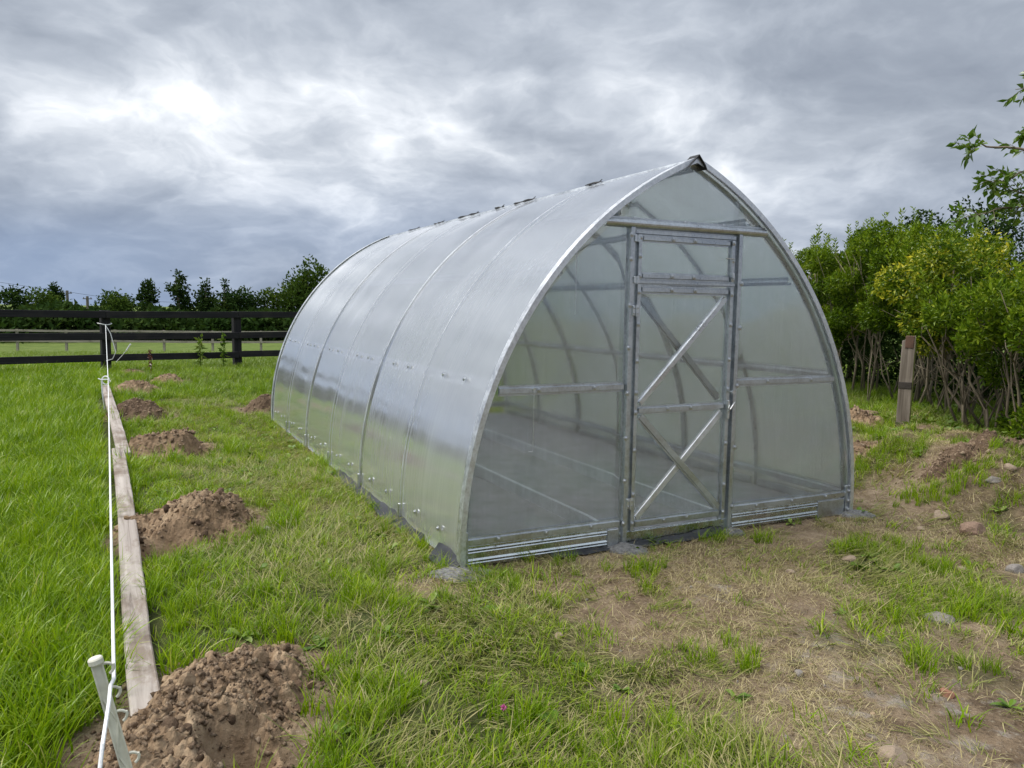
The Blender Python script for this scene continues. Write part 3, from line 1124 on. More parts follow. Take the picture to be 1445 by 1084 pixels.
def cells(X, Y, size, seed):
    """rounded lumps: 1 at a lump's centre, 0 in the crevices between lumps"""
    r_ = np.random.default_rng(900 + seed)
    jx, jy, jh = r_.random((64, 64)), r_.random((64, 64)), r_.random((64, 64))
    gx_, gy_ = X / size, Y / size
    ix, iy = np.floor(gx_).astype(int), np.floor(gy_).astype(int)
    best = np.full(X.shape, -9.0)
    for dx in (-1, 0, 1):
        for dy in (-1, 0, 1):
            cx_, cy_ = ix + dx, iy + dy
            k_ = (cx_ % 64, cy_ % 64)
            dd = np.hypot(gx_ - cx_ - jx[k_], gy_ - cy_ - jy[k_])
            best = np.maximum(best, (1 - dd ** 2 * 1.5) * (.35 + .9 * jh[k_]))
    return np.clip(best, 0, 1.2)


CLODS = []
for k in range(5):
    me = clod_mesh(k)
    me.materials.append(SOIL if k % 3 else SOIL_DARK)
    CLODS.append(me)

HEAP_LABEL = [
    'largest crumbly brown soil heap at the near end of the plank',
    'tall brown soil heap beside the plank with a dark hole before it',
    'third soil heap from the camera, beside the middle of the plank line',
    'fourth soil heap from the camera, low and fibrous, near the far plank',
    'fifth soil heap, small and low, beyond the far end of the planks',
    'small low soil heap in the grass before the paddock fence',
    'tiny soil patch at the foot of the roped fence post',
    'dark soil heap against the rear left corner of the greenhouse',
    'dark upturned earth on top of the grassy bank at right',
    'dark earth lump on the bank close to the right edge',
    'small brown earth lump on the bank beside the greenhouse corner',
    'brown earth lump in the grass left of the wooden post',
]
for hi, (cx, cy, rx, ry, hh, ho) in enumerate(HEAPS):
    big_ = hi < 2
    n = 170 if big_ else 60
    g_ = np.linspace(-1.35, 1.35, n)
    U, V = np.meshgrid(g_, g_)
    X = cx + U * rx
    Y = cy + V * ry
    wu = (fbm(X, Y, 2.6, 3, 15 + hi) - .5) * .9
    wv_ = (fbm(X, Y, 2.6, 3, 17 + hi) - .5) * .9
    d = np.hypot(U + wu, V + wv_) * (1 + .6 * (fbm(X, Y, 3.2, 3, 11 + hi) - .5))
    d = np.maximum(d, 1.3 * sstep(1.12, 1.34, np.maximum(np.abs(U), np.abs(V))))
    lump = fbm(X, Y, 7, 4, 13 + hi)
    dome = sstep(1.22, .28, d * (1 + .35 * (fbm(X, Y, 5.5, 2, 31 + hi) - .5)))
    cell = cells(X, Y, .075 if big_ else .1, hi)
    cell2 = cells(X, Y, .030, hi + 20)
    rim = sstep(1.25, .75, d)
    Z = height(X, Y) + hh * dome * (.68 + .5 * lump) + (cell - .5) * .034 * rim + (cell2 - .5) * .026 * rim + (cells(X, Y, .014, hi + 40) - .5) * .010 * rim
    if ho:
        hd = np.hypot(X - cx - ho[0], Y - cy - ho[1]) / ho[2]
        Z = Z - (hh * dome * .9 + .05) * np.exp(-hd ** 3)
    Z = Z - .07 * sstep(1.0, 1.3, d) - .004
    id_ = np.arange(n * n).reshape(n, n)
    fs_ = np.stack([id_[:-1, :-1], id_[:-1, 1:], id_[1:, 1:], id_[1:, :-1]], -1).reshape(-1, 4)
    dk = d.ravel()[fs_].min(1)
    fs_ = fs_[dk < 1.30]
    root = empty('soil_heap', (cx, cy, 0))
    tag(root, HEAP_LABEL[hi], 'soil heap', 'soil heaps along the plank' if hi < 8 else 'earth lumps on the bank')
    vs_ = np.stack([X - cx, Y - cy, Z], -1).reshape(-1, 3)
    link(bpy.data.objects.new('soil_body', mesh_np('soil_body', vs_, fs_, SOIL if hi not in (3, 7, 8, 9) else SOIL_DARK, False)), root)
    # crumbs too many to count
    cr = np.random.default_rng(700 + hi)
    nc = (2600, 1700, 700, 500, 300, 200, 120, 300, 420, 360, 240, 240)[hi]
    uu = cr.normal(size=(nc, 2)) * .62
    uu = uu[(np.abs(uu) < 1.33).all(1)]
    ii = ((uu + 1.35) / 2.7 * (n - 1)).astype(int)
    gx2, gy2 = cx + uu[:, 0] * rx, cy + uu[:, 1] * ry
    zz = np.maximum(Z[ii[:, 1], ii[:, 0]], height(gx2, gy2))
    ss = (.0035 + .011 * cr.random(len(uu)) ** 3) * (1 if big_ else 1.5)
    bv = np.array([(1, 0, 0), (-1, 0, 0), (0, 1, 0), (0, -1, 0), (0, 0, 1), (0, 0, -1)], float)
    bf = np.array([(0, 2, 4), (2, 1, 4), (1, 3, 4), (3, 0, 4), (2, 0, 5), (1, 2, 5), (3, 1, 5), (0, 3, 5)])
    V_ = bv[None] * ss[:, None, None] * cr.uniform(.55, 1.3, (len(uu), 6, 1)) + cr.normal(size=(len(uu), 6, 3)) * ss[:, None, None] * .3
    V_ = V_ + np.stack([gx2 - cx, gy2 - cy, zz + ss * .3], -1)[:, None, :]
    F_ = bf[None] + (np.arange(len(uu)) * 6)[:, None, None]
    o = link(bpy.data.objects.new('soil_crumbs', np_mesh('soil_crumbs', V_.reshape(-1, 3), F_.reshape(-1, 3), SOIL_CRUMB)), root)
    o['kind'] = 'stuff'
    rnd = random.Random(100 + hi)
    for k in range(240 if hi == 0 else 150 if hi == 1 else 30 if hi < 4 else 8):
        a = rnd.uniform(0, 6.283)
        rr = rnd.uniform(.02, 1.3) ** .6
        u_, v_ = rr * math.cos(a), rr * math.sin(a)
        j, i = int((v_ + 1.35) / 2.7 * (n - 1)), int((u_ + 1.35) / 2.7 * (n - 1))
        s = (.006 + .022 * rnd.random() ** 2.2) * (1.0 if big_ else 1.3)
        if big_ and k < 9:
            s = rnd.uniform(.022, .045)
        inst('clod', CLODS[k % 5], root, (u_ * rx, v_ * ry, float(Z[j, i]) + s * .08), (rnd.uniform(0, 6), rnd.uniform(0, 6), rnd.uniform(0, 6)), (s, s * rnd.uniform(.7, 1.2), s * rnd.uniform(.55, .9)))


# ================================================================== PLANKS
def plank(a, b, wd, th, label, sag, seed):
    a, b = Vector(a), Vector(b)
    ln = (b - a).length
    n = 60
    vs_, fs_ = [], []
    rnd = random.Random(seed)
    for i in range(n + 1):
        x = ln * i / n
        e = .004 * (fbm(x * 3, seed, 1, 3, 2) - .5)
        w2 = wd / 2 + float(e) * 2
        dz = float(fbm(x * .8, seed * 3, 1, 2, 8) - .5) * sag
        dy = float(fbm(x * .5, seed * 5, 1, 2, 18) - .5) * .03
        c2 = .006
        for (py, pz) in ((-w2, 0), (-w2, th - c2), (-w2 + c2, th), (-.02, th + .0015), (.02, th + .001), (w2 - c2, th), (w2, th - c2), (w2, 0)):
            vs_.append((x + (rnd.uniform(-.012, .012) if i in (0, n) else 0), py + dy, pz + dz))
    for i in range(n):
        for k in range(8):
            q, q2 = i * 8 + k, i * 8 + (k + 1) % 8
            fs_.append((q, q + 8, q2 + 8, q2))
    fs_.append(tuple(range(8)))
    fs_.append(tuple(n * 8 + k for k in range(8))[::-1])
    o = link(bpy.data.objects.new('timber_plank', mesh_np('timber_plank', vs_, fs_, PLANKWOOD, False)))
    o.location = a
    d_ = b - a
    o.rotation_euler = (0, -math.asin(d_.z / ln), math.atan2(d_.y, d_.x))
    return tag(o, label, 'plank', 'timber planks laid end to end')


plank((-1.16, 2.40, gz(-1.16, 2.4) + .03), (-3.48, 6.80, gz(-3.48, 6.8) + .10), .100, .045, 'weathered timber plank in the grass, nearer of the two, mud splashed', .03, 3)
plank((-3.42, 6.78, gz(-3.42, 6.78) + .05), (-6.02, 11.42, gz(-6.02, 11.42) + .16), .108, .045, 'weathered timber plank in the grass, farther of the two', .05, 5)

# ================================================================== ROPE AND FENCE STAKES
PB = Vector((-.985, 2.02, gz(-.98, 2.02) - .08))
PT = Vector((-1.105, 2.00, .463))
stake = empty('fence_stake', PB)
tag(stake, 'cream plastic tread-in fence stake leaning at the near end of the rope', 'fence stake', 'temporary rope stakes')
ax_ = (PT - PB)
LN = ax_.length
ax_.normalize()
sx_ = Vector((.87, .48, 0))
sx_ = (sx_ - ax_ * sx_.dot(ax_)).normalized()
sy_ = ax_.cross(sx_)


def sp(u_, v_, s):
    return sx_ * u_ + sy_ * v_ + ax_ * s


m_ = MB()
# ribbed I-section shaft with cross webs
for (u0, u1, v0, v1) in ((-.0145, -.0105, -.005, .005), (.0105, .0145, -.005, .005), (-.0115, .0115, -.0008, .0008)):
    q = [(u0, v0), (u1, v0), (u1, v1), (u0, v1)]
    vs_ = [sp(a, b, 0) for a, b in q] + [sp(a, b, LN - .01) for a, b in q]
    m_.add(vs_, [(0, 3, 2, 1), (4, 5, 6, 7), (0, 1, 5, 4), (1, 2, 6, 5), (2, 3, 7, 6), (3, 0, 4, 7)])
s = .04
k = 0
while s < LN - .12:
    a0, a1 = (-.0115, .0115) if k % 2 else (.0115, -.0115)
    m_.tube([sp(a0, 0, s), sp(a1, 0, s + .085)], .0036, 6)
    s += .085
    k += 1
m_.build('shaft', PLASTIC, stake)
MB().tube([sp(0, 0, LN - .014), sp(0, 0, LN - .008), sp(0, 0, LN + .004), sp(0, 0, LN + .008)], [.012, .019, .019, .016], 12).build('cap', PLASTIC, stake)
for s in (LN - .035, LN - .105, LN - .175, LN - .30, LN - .41):
    pts = [sp(.015 + .022 * math.sin(a), 0, s + .020 * math.cos(a) + (.006 if a > 1.2 else 0)) for a in np.linspace(0, 2.75, 9)]
    MB().tube(pts, .0042, 6).build('rope_lug', PLASTIC, stake)

# far loop-topped stake
fp = Vector((-5.372, 10.20, gz(-5.37, 10.2) - .05))
st2 = empty('fence_stake', fp)
tag(st2, 'thin white loop-topped stake holding the rope at the far plank', 'fence stake', 'temporary rope stakes')
zt = .415 - fp.z
MB().tube([(-.045, 0, zt - .02), (-.040, 0, zt * .6), (-.01, 0, 0)], .009, 6).build('stem', ROPE, st2)
MB().tube([(.055 * math.cos(a) + .0, .03 * math.sin(a * .5), zt - .02 + .055 * math.sin(a)) for a in np.linspace(0, 6.6, 20)] + [(.07, .0, zt - .03)], .009, 6).build('loop', ROPE, st2)
MB().tube([(-.09, 0, zt + .005), (-.05, 0, zt - .01), (.03, 0, zt - .005)], .008, 6).build('loop_end', ROPE, st2)

# rope: near ground, round the stake's lug, through the loop, up to the fence post
pts = [(-.93, 1.50, .02), (-.95, 1.68, .20), (-.985, 1.80, .345), (-1.035, 1.93, .385), (-1.062, 1.99, .398), (-1.068, 2.02, .402)]
A_ = Vector((-1.068, 2.02, .402))
B_ = Vector((-5.33, 10.2, .385))
for q in np.linspace(.04, 1, 26):
    w_ = A_.lerp(B_, q)
    w_.z -= .02 * math.sin(math.pi * q)
    pts.append(tuple(w_))
C_ = Vector((-8.27, 15.80, .975))
for q in np.linspace(.08, 1, 12):
    pts.append(tuple(B_.lerp(C_, q)))
# twisted lay
rp = MB()
rp.tube(pts, .0052, 8)
rp.build('rope', ROPE).name = 'rope'
tag(bpy.data.objects['rope'], 'white rope stretched from the near stake to the black fence post', 'rope')

# ================================================================== BLACK PADDOCK FENCE
FA = np.array((-8.34, 15.9))
FB = np.array((-6.28, 17.7))
fd = FB - FA
FANG = math.atan2(fd[1], fd[0])
FS = float(np.hypot(*fd))
fence = empty('paddock_fence', (FA[0], FA[1], 0), FANG)
tag(fence, 'black post and three-rail timber paddock fence', 'fence')
for k in range(-2, 5):
    q = FA + fd * k
    z0 = gz(*q)
    o = MB().box(-.085, .085, -.075, .075, z0 - .3, 1.265 + random.uniform(-.01, .01), .008).build('post', BLACKWOOD_V, fence)
    o.location = (k * FS, 0, 0)
    o.rotation_euler = (random.uniform(-.008, .008), random.uniform(-.01, .01), random.uniform(-.03, .03))
for k in range(-2, 4):
    for z in (1.185, .735, .300):
        o = MB().box(0, FS - .006, -.125, -.080, -.070, .070, .005).build('rail', BLACKWOOD, fence)
        o.location = (k * FS + .003, random.uniform(-.004, .004), z + random.uniform(-.012, .012))
        o.rotation_euler = (0, random.uniform(-.006, .006), 0)
# rope tied round the post, with a loose end
tie = MB()
tie.tube([(FA[0] + .13 * math.cos(a), FA[1] + .13 * math.sin(a), .985 + .015 * math.sin(a * 2)) for a in np.linspace(0, 6.4, 18)], .010, 6)
tie.tube([(-8.26, 15.76, .98), (-8.15, 15.75, .80), (-8.05, 15.74, .42), (-8.12, 15.74, .28), (-8.25, 15.74, .24)], .008, 6)
tie.tube([(-8.05, 15.74, .22), (-7.9, 15.74, .38), (-7.78, 15.73, .52)], .006, 6)
tie.tube([(-7.83, 15.735, .46), (-7.74, 15.73, .59)], .016, 6)
o = tie.build('rope_tie', ROPE)
tag(o, 'white cord tied round the black fence post with its end sticking out', 'cord')

# ================================================================== FAR PALE FENCE, POLES
pf = empty('field_fence', (-22, 38, 0))
tag(pf, 'pale timber rail fence across the far side of the field', 'fence')
fpts = [(-44, 38.5)] + [(-44 + 2.4 * k, 38.5 + .02 * k * k * .3) for k in range(1, 20)]
for k, (x, y) in enumerate(fpts):
    z0 = gz(x, y)
    m_ = MB().box(x + 22 - .05, x + 22 + .05, y - 38 - .05, y - 38 + .05, z0 - .1, z0 + 1.12, .005)
    m_.build('post', PALEWOOD, pf)
    if k + 1 < len(fpts):
        x2, y2 = fpts[k + 1]
        z2 = gz(x2, y2)
        for hz in (1.06, .55):
            m_ = MB().sweep([(-.02, -.05), (.02, -.05), (.02, .05), (-.02, .05)], [((x + 22, y - 38 - .07, z0 + hz), (0, 1, 0), (0, 0, 1)), ((x2 + 22 - .01, y2 - 38 - .07, z2 + hz), (0, 1, 0), (0, 0, 1))])
            m_.build('rail', PALEWOOD, pf)
POLEW = m_wood('pole_wood', (.10, .09, .08), (.2, .18, .16), 'Z')
tops = []
for (x, y, zt, lab) in ((-51.4, 90, 2.74, 'tallest far utility pole above the trees left of the roped fence post'), (-53.2, 90, 2.06, 'leftmost of the three small utility poles on the skyline'), (-49.1, 90, 2.12, 'rightmost of the three small utility poles on the skyline')):
    z0 = gz(x, y)
    o = MB().tube([(0, 0, z0 - .2), (0, 0, zt)], [.19, .14], 8)
    o.box(-.55, .55, -.05, .05, zt - .35, zt - .25)
    for q in (-.45, 0, .45):
        o.tube([(q, 0, zt - .25), (q, 0, zt - .12)], .05, 6)
    o = o.build('utility_pole', POLEW)
    o.location = (x, y, 0)
    o.rotation_euler = (0, 0, 1.1)
    tag(o, lab, 'utility pole', 'utility poles on the skyline')
    tops.append((x, y, zt))
wr = MB()
for (a, b) in (((-70, 82, 6.2), (-51.4, 90, 2.6)), ((-51.4, 90, 2.6), (-40, 96, 1.6))):
    a, b = Vector(a), Vector(b)
    wr.tube([a.lerp(b, q) - Vector((0, 0, 1.2 * q * (1 - q))) for q in np.linspace(0, 1, 14)], .022, 4)
o = wr.build('overhead_wire', RUBBER)
tag(o, 'thin overhead wire sloping down to the tallest far utility pole', 'wire')


# ================================================================== FOLIAGE TOOLS
def leaf_cloud(centers, dirs, length, width, tint, rnd, fold=.25, six=False):
    """one leaf-shaped face pair per centre; returns verts, faces, tint per vertex"""
    n = len(centers)
    d = dirs / np.maximum(np.linalg.norm(dirs, axis=1, keepdims=True), 1e-6)
    a = rnd.normal(size=(n, 3))
    s = np.cross(d, a)
    s /= np.maximum(np.linalg.norm(s, axis=1, keepdims=True), 1e-6)
    nn = np.cross(d, s)
    Ln = (length * (.45 + .95 * rnd.random(n)))[:, None]
    Wd = (width * rnd.uniform(.6, 1.2, n))[:, None]
    base = centers
    tip = centers + d * Ln - nn * Ln * .12
    midl = centers + d * Ln * .45 + s * Wd * .5 + nn * Wd * fold
    midr = centers + d * Ln * .45 - s * Wd * .5 + nn * Wd * fold
    v = np.stack([base, midl, tip, midr], 1).reshape(-1, 3)
    i = np.arange(n) * 4
    f = np.concatenate([np.stack([i, i + 1, i + 2], 1), np.stack([i, i + 2, i + 3], 1)])
    return v, f, np.repeat(tint, 4)


def crown_points(blobs, n, rnd, shell=.5):
    """random points in a set of ellipsoids (x,y,z,rx,ry,rz), denser near the surface; tint by clump"""
    vol = np.array([b[3] * b[4] * b[5] for b in blobs]) ** .75
    pick = rnd.choice(len(blobs), n, p=vol / vol.sum())
    B = np.array([b[:6] for b in blobs])[pick]
    u = rnd.normal(size=(n, 3))
    u /= np.linalg.norm(u, axis=1, keepdims=True)
    r_ = rnd.random(n) ** (1 / 3) * (1 - shell) + shell * (1 - .35 * rnd.random(n) ** 2)
    p_ = B[:, :3] + u * r_[:, None] * B[:, 3:6]
    ct = rnd.random(len(blobs))[pick]
    return p_, u, ct


def far_tree(name, x, y, hgt, wid, mt, label, kind, seed, cat='tree', group='trees on the far field edge', nleaf=2600, leaf=.26, z0=None, trunk=.22):
    rnd = np.random.default_rng(seed)
    if z0 is None:
        z0 = gz(x, y)
    root = empty(name, (x, y, z0))
    tag(root, label, cat, group)
    th = hgt * (.9 if kind == 'conifer' else .62)
    m_ = MB()
    m_.tube([(0, 0, -.2), (.02 * hgt * rnd.normal(), .02 * hgt * rnd.normal(), th * .5), (.03 * hgt * rnd.normal(), 0, th)], [hgt * .030, hgt * .020, hgt * .006], 7)
    blobs = []
    if kind == 'conifer':
        for k in range(34):
            q = rnd.random() ** .8
            zz = hgt * (.10 + .90 * q)
            rr = wid * .5 * (1 - q) ** .8 + .05 * wid
            a = rnd.uniform(0, 6.28)
            r2 = rr * rnd.uniform(.25, .95)
            blobs.append((r2 * math.cos(a), r2 * math.sin(a), zz, rr * .5, rr * .5, hgt * .05))
    elif kind == 'round':
        for k in range(30):
            u = rnd.normal(size=3)
            u /= np.linalg.norm(u)
            q = rnd.random() ** .4 * .8
            s = rnd.uniform(.14, .27)
            blobs.append((u[0] * q * wid * .5, u[1] * q * wid * .5, hgt * (1 - .36) + u[2] * q * hgt * .36, wid * s, wid * s, hgt * s * .55))
            if k < 9:
                m_.tube([(0, 0, th * rnd.uniform(.45, .9)), (u[0] * q * wid * .3, u[1] * q * wid * .3, hgt * .55 + u[2] * q * .2 * hgt), (blobs[-1][0], blobs[-1][1], blobs[-1][2])], [hgt * .012, hgt * .008, hgt * .003], 5)
    else:   # bushy to the ground
        for k in range(30):
            a = rnd.uniform(0, 6.28)
            q = rnd.random() ** .6
            zz = hgt * rnd.uniform(.05, .88)
            rr = wid * .42 * math.sqrt(max(.1, 1 - (zz / hgt) ** 2)) * q
            s = rnd.uniform(.12, .24)
            blobs.append((rr * math.cos(a), rr * math.sin(a), zz, wid * s, wid * s, hgt * s * .62))
    m_.build('trunk', BARK, root, True)
    P_, U_, ct = crown_points(blobs, nleaf, rnd)
    # stray twigs break the outline
    P_ = P_ + U_ * (rnd.random((nleaf, 1)) ** 5) * wid * .12
    P_[:, 2] = np.maximum(P_[:, 2], .03)
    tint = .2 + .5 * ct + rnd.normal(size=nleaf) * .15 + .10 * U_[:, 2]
    D_ = U_ * .6 + rnd.normal(size=(nleaf, 3)) * .8
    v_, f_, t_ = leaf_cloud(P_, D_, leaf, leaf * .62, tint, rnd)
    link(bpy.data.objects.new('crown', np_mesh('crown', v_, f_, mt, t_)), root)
    return root


FT = [
    (-16.4, 61, 5.9, 4.4, TREE_MD, 'round', 'largest broad round-crowned tree on the far edge, beside the greenhouse'),
    (-26.5, 62, 5.1, 3.0, TREE_DK, 'conifer', 'tallest pointed dark conifer behind the paddock fence'),
    (-28.5, 61, 4.3, 2.6, TREE_DK, 'conifer', 'pointed conifer just left of the tallest one'),
    (-24.7, 63, 4.4, 2.8, TREE_DK, 'conifer', 'pointed conifer just right of the tallest one'),
    (-22.9, 62, 4.4, 2.8, TREE_DK, 'conifer', 'third pointed conifer right of the tallest one'),
    (-21.0, 61, 4.1, 3.4, TREE_DK, 'bush', 'dark rounded tree between the conifers and the broad tree'),
    (-19.0, 62, 3.9, 3.0, TREE_MD, 'bush', 'lower green tree at the left foot of the broad tree'),
    (-30.8, 60, 3.4, 3.6, TREE_MD, 'bush', 'spreading low tree above the roped fence post'),
    (-33.6, 66, 3.4, 3.6, TREE_DK, 'bush', 'dark round bush between the utility poles and the roped post'),
    (-36.4, 61, 3.5, 3.4, TREE_MD, 'bush', 'mid green bushy tree behind the leftmost utility pole'),
    (-39.0, 61, 3.7, 3.2, TREE_DK, 'bush', 'dark bushy tree at the left edge of the view'),
    (-37.6, 64, 4.0, 2.2, TREE_DK, 'conifer', 'thin pointed tree near the left edge of the view'),
]
for k, (x, y, h_, w_, mt, kd, lab) in enumerate(FT):
    far_tree('field_tree', x, y, h_, w_, mt, lab, kd, 300 + k, nleaf=4200 if k == 0 else 2600, leaf=.30 if k == 0 else .26)

# the unbroken hedgerow under and beyond those trees (one far mass)
rnd = np.random.default_rng(77)
n = 46000
ang = rnd.uniform(-1.45, -.12, n)
rad = 66 + rnd.normal(size=n) * 1.6 - 6 * np.abs(np.sin(ang * 3))
hx, hy = rad * np.sin(ang), rad * np.cos(ang)
hh_ = 1.1 + 1.7 * fbm(ang * 26, ang * 0, 1, 4, 3)
hz_ = rnd.random(n) ** .75 * hh_
gz_ = height(hx, hy)
v_, f_, t_ = leaf_cloud(np.stack([hx, hy, gz_ + hz_], -1), rnd.normal(size=(n, 3)), .42, .30, .15 + .55 * fbm(ang * 40, hz_ * .8, 1, 3, 6) + .25 * rnd.random(n), rnd)
o = link(bpy.data.objects.new('distant_hedgerow', np_mesh('distant_hedgerow', v_, f_, TREE_DK, t_)))
tag(o, 'dark unbroken hedgerow along the far side of the field', 'hedgerow', kind='stuff')
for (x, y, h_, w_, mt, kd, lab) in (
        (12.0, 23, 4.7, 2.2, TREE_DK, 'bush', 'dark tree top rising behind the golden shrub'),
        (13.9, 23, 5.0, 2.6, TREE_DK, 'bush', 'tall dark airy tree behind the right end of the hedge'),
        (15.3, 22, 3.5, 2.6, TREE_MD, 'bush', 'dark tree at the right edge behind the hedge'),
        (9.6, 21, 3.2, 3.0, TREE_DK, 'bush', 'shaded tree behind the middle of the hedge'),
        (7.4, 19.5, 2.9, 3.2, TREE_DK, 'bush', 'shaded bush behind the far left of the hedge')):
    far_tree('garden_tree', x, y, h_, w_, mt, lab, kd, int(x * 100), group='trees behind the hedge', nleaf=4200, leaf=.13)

# ================================================================== HEDGE: multi-stemmed privet shrubs in a row
def shrub(x, y, hgt, wid, dep, lab, seed, mt=PRIVET, zlow=.85, nstem=8, nleaf=9000, leaf=.052, yellow=0.0, skirts=()):
    rnd = np.random.default_rng(seed)
    z0 = gz(x, y)
    root = empty('privet_shrub', (x, y, z0))
    tag(root, lab, 'shrub', 'privet shrubs in the hedge')
    blobs = []
    for k in range(nstem):
        a = rnd.uniform(0, 6.28)
        bx, by = rnd.uniform(-.32, .32) * wid, rnd.uniform(-.25, .25) * dep
        pts_ = [Vector((bx, by, -.05))]
        r0 = rnd.uniform(.007, .019)
        tx, ty = bx + rnd.normal() * .34 * wid, by + rnd.normal() * .28 * dep
        tz = hgt * rnd.uniform(.75, .98)
        for q in (.2, .4, .6, .8, 1.0):
            pts_.append(Vector((bx + (tx - bx) * q + rnd.normal() * .045, by + (ty - by) * q + rnd.normal() * .045, tz * q)))
        m_ = MB().tube(pts_, [r0, r0 * .9, r0 * .8, r0 * .62, r0 * .45, r0 * .25], 6)
        for b_ in range(4):       # side branches
            q = rnd.integers(1, 5)
            s_ = pts_[q]
            e_ = s_ + Vector((rnd.normal() * .22, rnd.normal() * .18, rnd.uniform(.1, .5)))
            m_.tube([s_, (s_ + e_) / 2 + Vector((rnd.normal() * .03, rnd.normal() * .03, 0)), e_], [r0 * .5, r0 * .35, r0 * .15], 4)
        m_.build('stem', BARK, root, True)
    # crown
    for k in range(40):
        zz = rnd.uniform(zlow + .06, hgt - .06)
        q = (zz - zlow) / (hgt - zlow)
        ww = wid * .5 * (.75 + .45 * math.sin(min(1, q) * 2.6))
        s = rnd.uniform(.11, .22)
        blobs.append((rnd.uniform(-1, 1) * ww * .95, rnd.uniform(-.8, .8) * dep, zz, s, s, s * .85))
    for (bx, by, bz, s) in skirts:
        blobs.append((bx, by, bz, s, s, s))
    nleaf = int(nleaf * 1.3)
    P_, U_, ct = crown_points(blobs, nleaf, rnd, .35)
    tint = .30 + .45 * ct + rnd.normal(size=nleaf) * .19
    D_ = U_ * .5 + rnd.normal(size=(nleaf, 3)) * .7 + np.array((0, 0, .35))
    # upright whips with paired leaves on top
    wh = []
    wd_ = []
    for k in range(int(34 * wid)):
        bx, by = rnd.uniform(-.6, .6) * wid, rnd.uniform(-.4, .4) * dep
        b0 = np.array((bx, by, hgt - .22 + rnd.normal() * .05))
        lean = np.array((rnd.normal() * .14, rnd.normal() * .14, 1))
        for q in np.arange(0, rnd.uniform(.12, .42), .022):
            for sgn in (-1, 1):
                a = q * 60
                wh.append(b0 + lean * q)
                wd_.append((sgn * math.cos(a), sgn * math.sin(a), .8))
    P_ = np.concatenate([P_, np.array(wh)])
    D_ = np.concatenate([D_, np.array(wd_)])
    tint = np.concatenate([tint, .62 + rnd.normal(size=len(wh)) * .14])
    v_, f_, t_ = leaf_cloud(P_, D_, leaf * 1.12, leaf * .46, tint, rnd)
    link(bpy.data.objects.new('foliage', np_mesh('foliage', v_, f_, mt, t_)), root)
    if yellow:
        n2_ = int(nleaf * yellow)
        sel = sorted(blobs, key=lambda b_: b_[1] + .6 * b_[0])[:17] + [b for b in blobs if b[2] > hgt * .8][:3]
        P2, U2, c2 = crown_points(sel, n2_, rnd, .6)
        P2 = P2 + U2 * .04 + np.array((-.05, -.10, .02))
        v_, f_, t_ = leaf_cloud(P2, U2 * .5 + rnd.normal(size=(n2_, 3)) * .6, leaf, leaf * .5, .10 + .5 * c2 + rnd.normal(size=n2_) * .22, rnd)
        link(bpy.data.objects.new('golden_foliage', np_mesh('golden_foliage', v_, f_, PRIVET_YEL, t_)), root)
    return root


shrub(4.55, 14.4, 2.20, 1.5, 1.0, 'farthest privet shrub showing just above the greenhouse arch', 1, nleaf=13000)
shrub(4.85, 12.8, 2.14, 1.6, 1.0, 'privet shrub with bare stems just right of the greenhouse arch', 2, nleaf=16000, nstem=12)
shrub(5.10, 11.4, 2.20, 1.5, 1.0, 'tall bright green privet shrub left of the golden shrub', 3, nleaf=17000, nstem=12, skirts=((-.5, -.3, 1.0, .2), (-.55, -.3, .8, .16)))
shrub(5.15, 10.2, 2.28, 1.3, 1.0, 'tallest bright green privet shrub with upright whips at its top', 4, nleaf=17000, nstem=14, zlow=1.0)
shrub(5.10, 9.1, 2.0, 1.3, 1.0, 'golden yellow-leaved privet shrub behind the wooden post', 5, nleaf=12000, yellow=.34, nstem=14, zlow=.92, skirts=((-.45, -.45, .95, .22), (-.35, -.5, 1.1, .2)))
shrub(5.05, 8.0, 1.54, 1.3, 1.0, 'dark green privet shrub right of the wooden post', 6, nleaf=15000, leaf=.055, zlow=.92, nstem=14, skirts=((-.1, -.45, .18, .16), (.35, -.4, .22, .2), (-.3, -.4, .68, .15), (.15, -.45, .55, .13), (.4, -.3, .75, .16)))
shrub(4.95, 6.9, 1.46, 1.3, 1.0, 'privet shrub at the right edge, leafy down to the bank', 7, nleaf=13000, leaf=.058, zlow=.72, nstem=14, skirts=((.0, -.40, .25, .28), (-.35, -.38, .34, .24), (.25, -.42, .5, .28), (-.15, -.42, .55, .26), (.4, -.3, .2, .25), (-.5, -.3, .2, .18), (-.3, -.3, .7, .2)))
shrub(5.15, 5.8, 1.46, 1.2, .9, 'nearest privet shrub cut off by the right edge of the view', 8, nleaf=10000, leaf=.058, zlow=.3, skirts=((-.3, -.2, .25, .25), (-.4, .1, .3, .22), (0, -.3, .2, .25)))
# a second row closes the gaps behind the bare stems
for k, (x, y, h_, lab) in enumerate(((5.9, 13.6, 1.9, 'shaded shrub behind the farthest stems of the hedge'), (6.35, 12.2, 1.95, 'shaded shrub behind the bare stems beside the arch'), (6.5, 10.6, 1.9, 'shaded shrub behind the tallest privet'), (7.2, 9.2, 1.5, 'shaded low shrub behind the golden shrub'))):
    far_tree('understorey_shrub', x, y, h_, 1.9, TREE_DK if k < 3 else TREE_MD, lab, 'bush', 500 + k, 'shrub', 'shaded shrubs behind the hedge', 5200, .075)

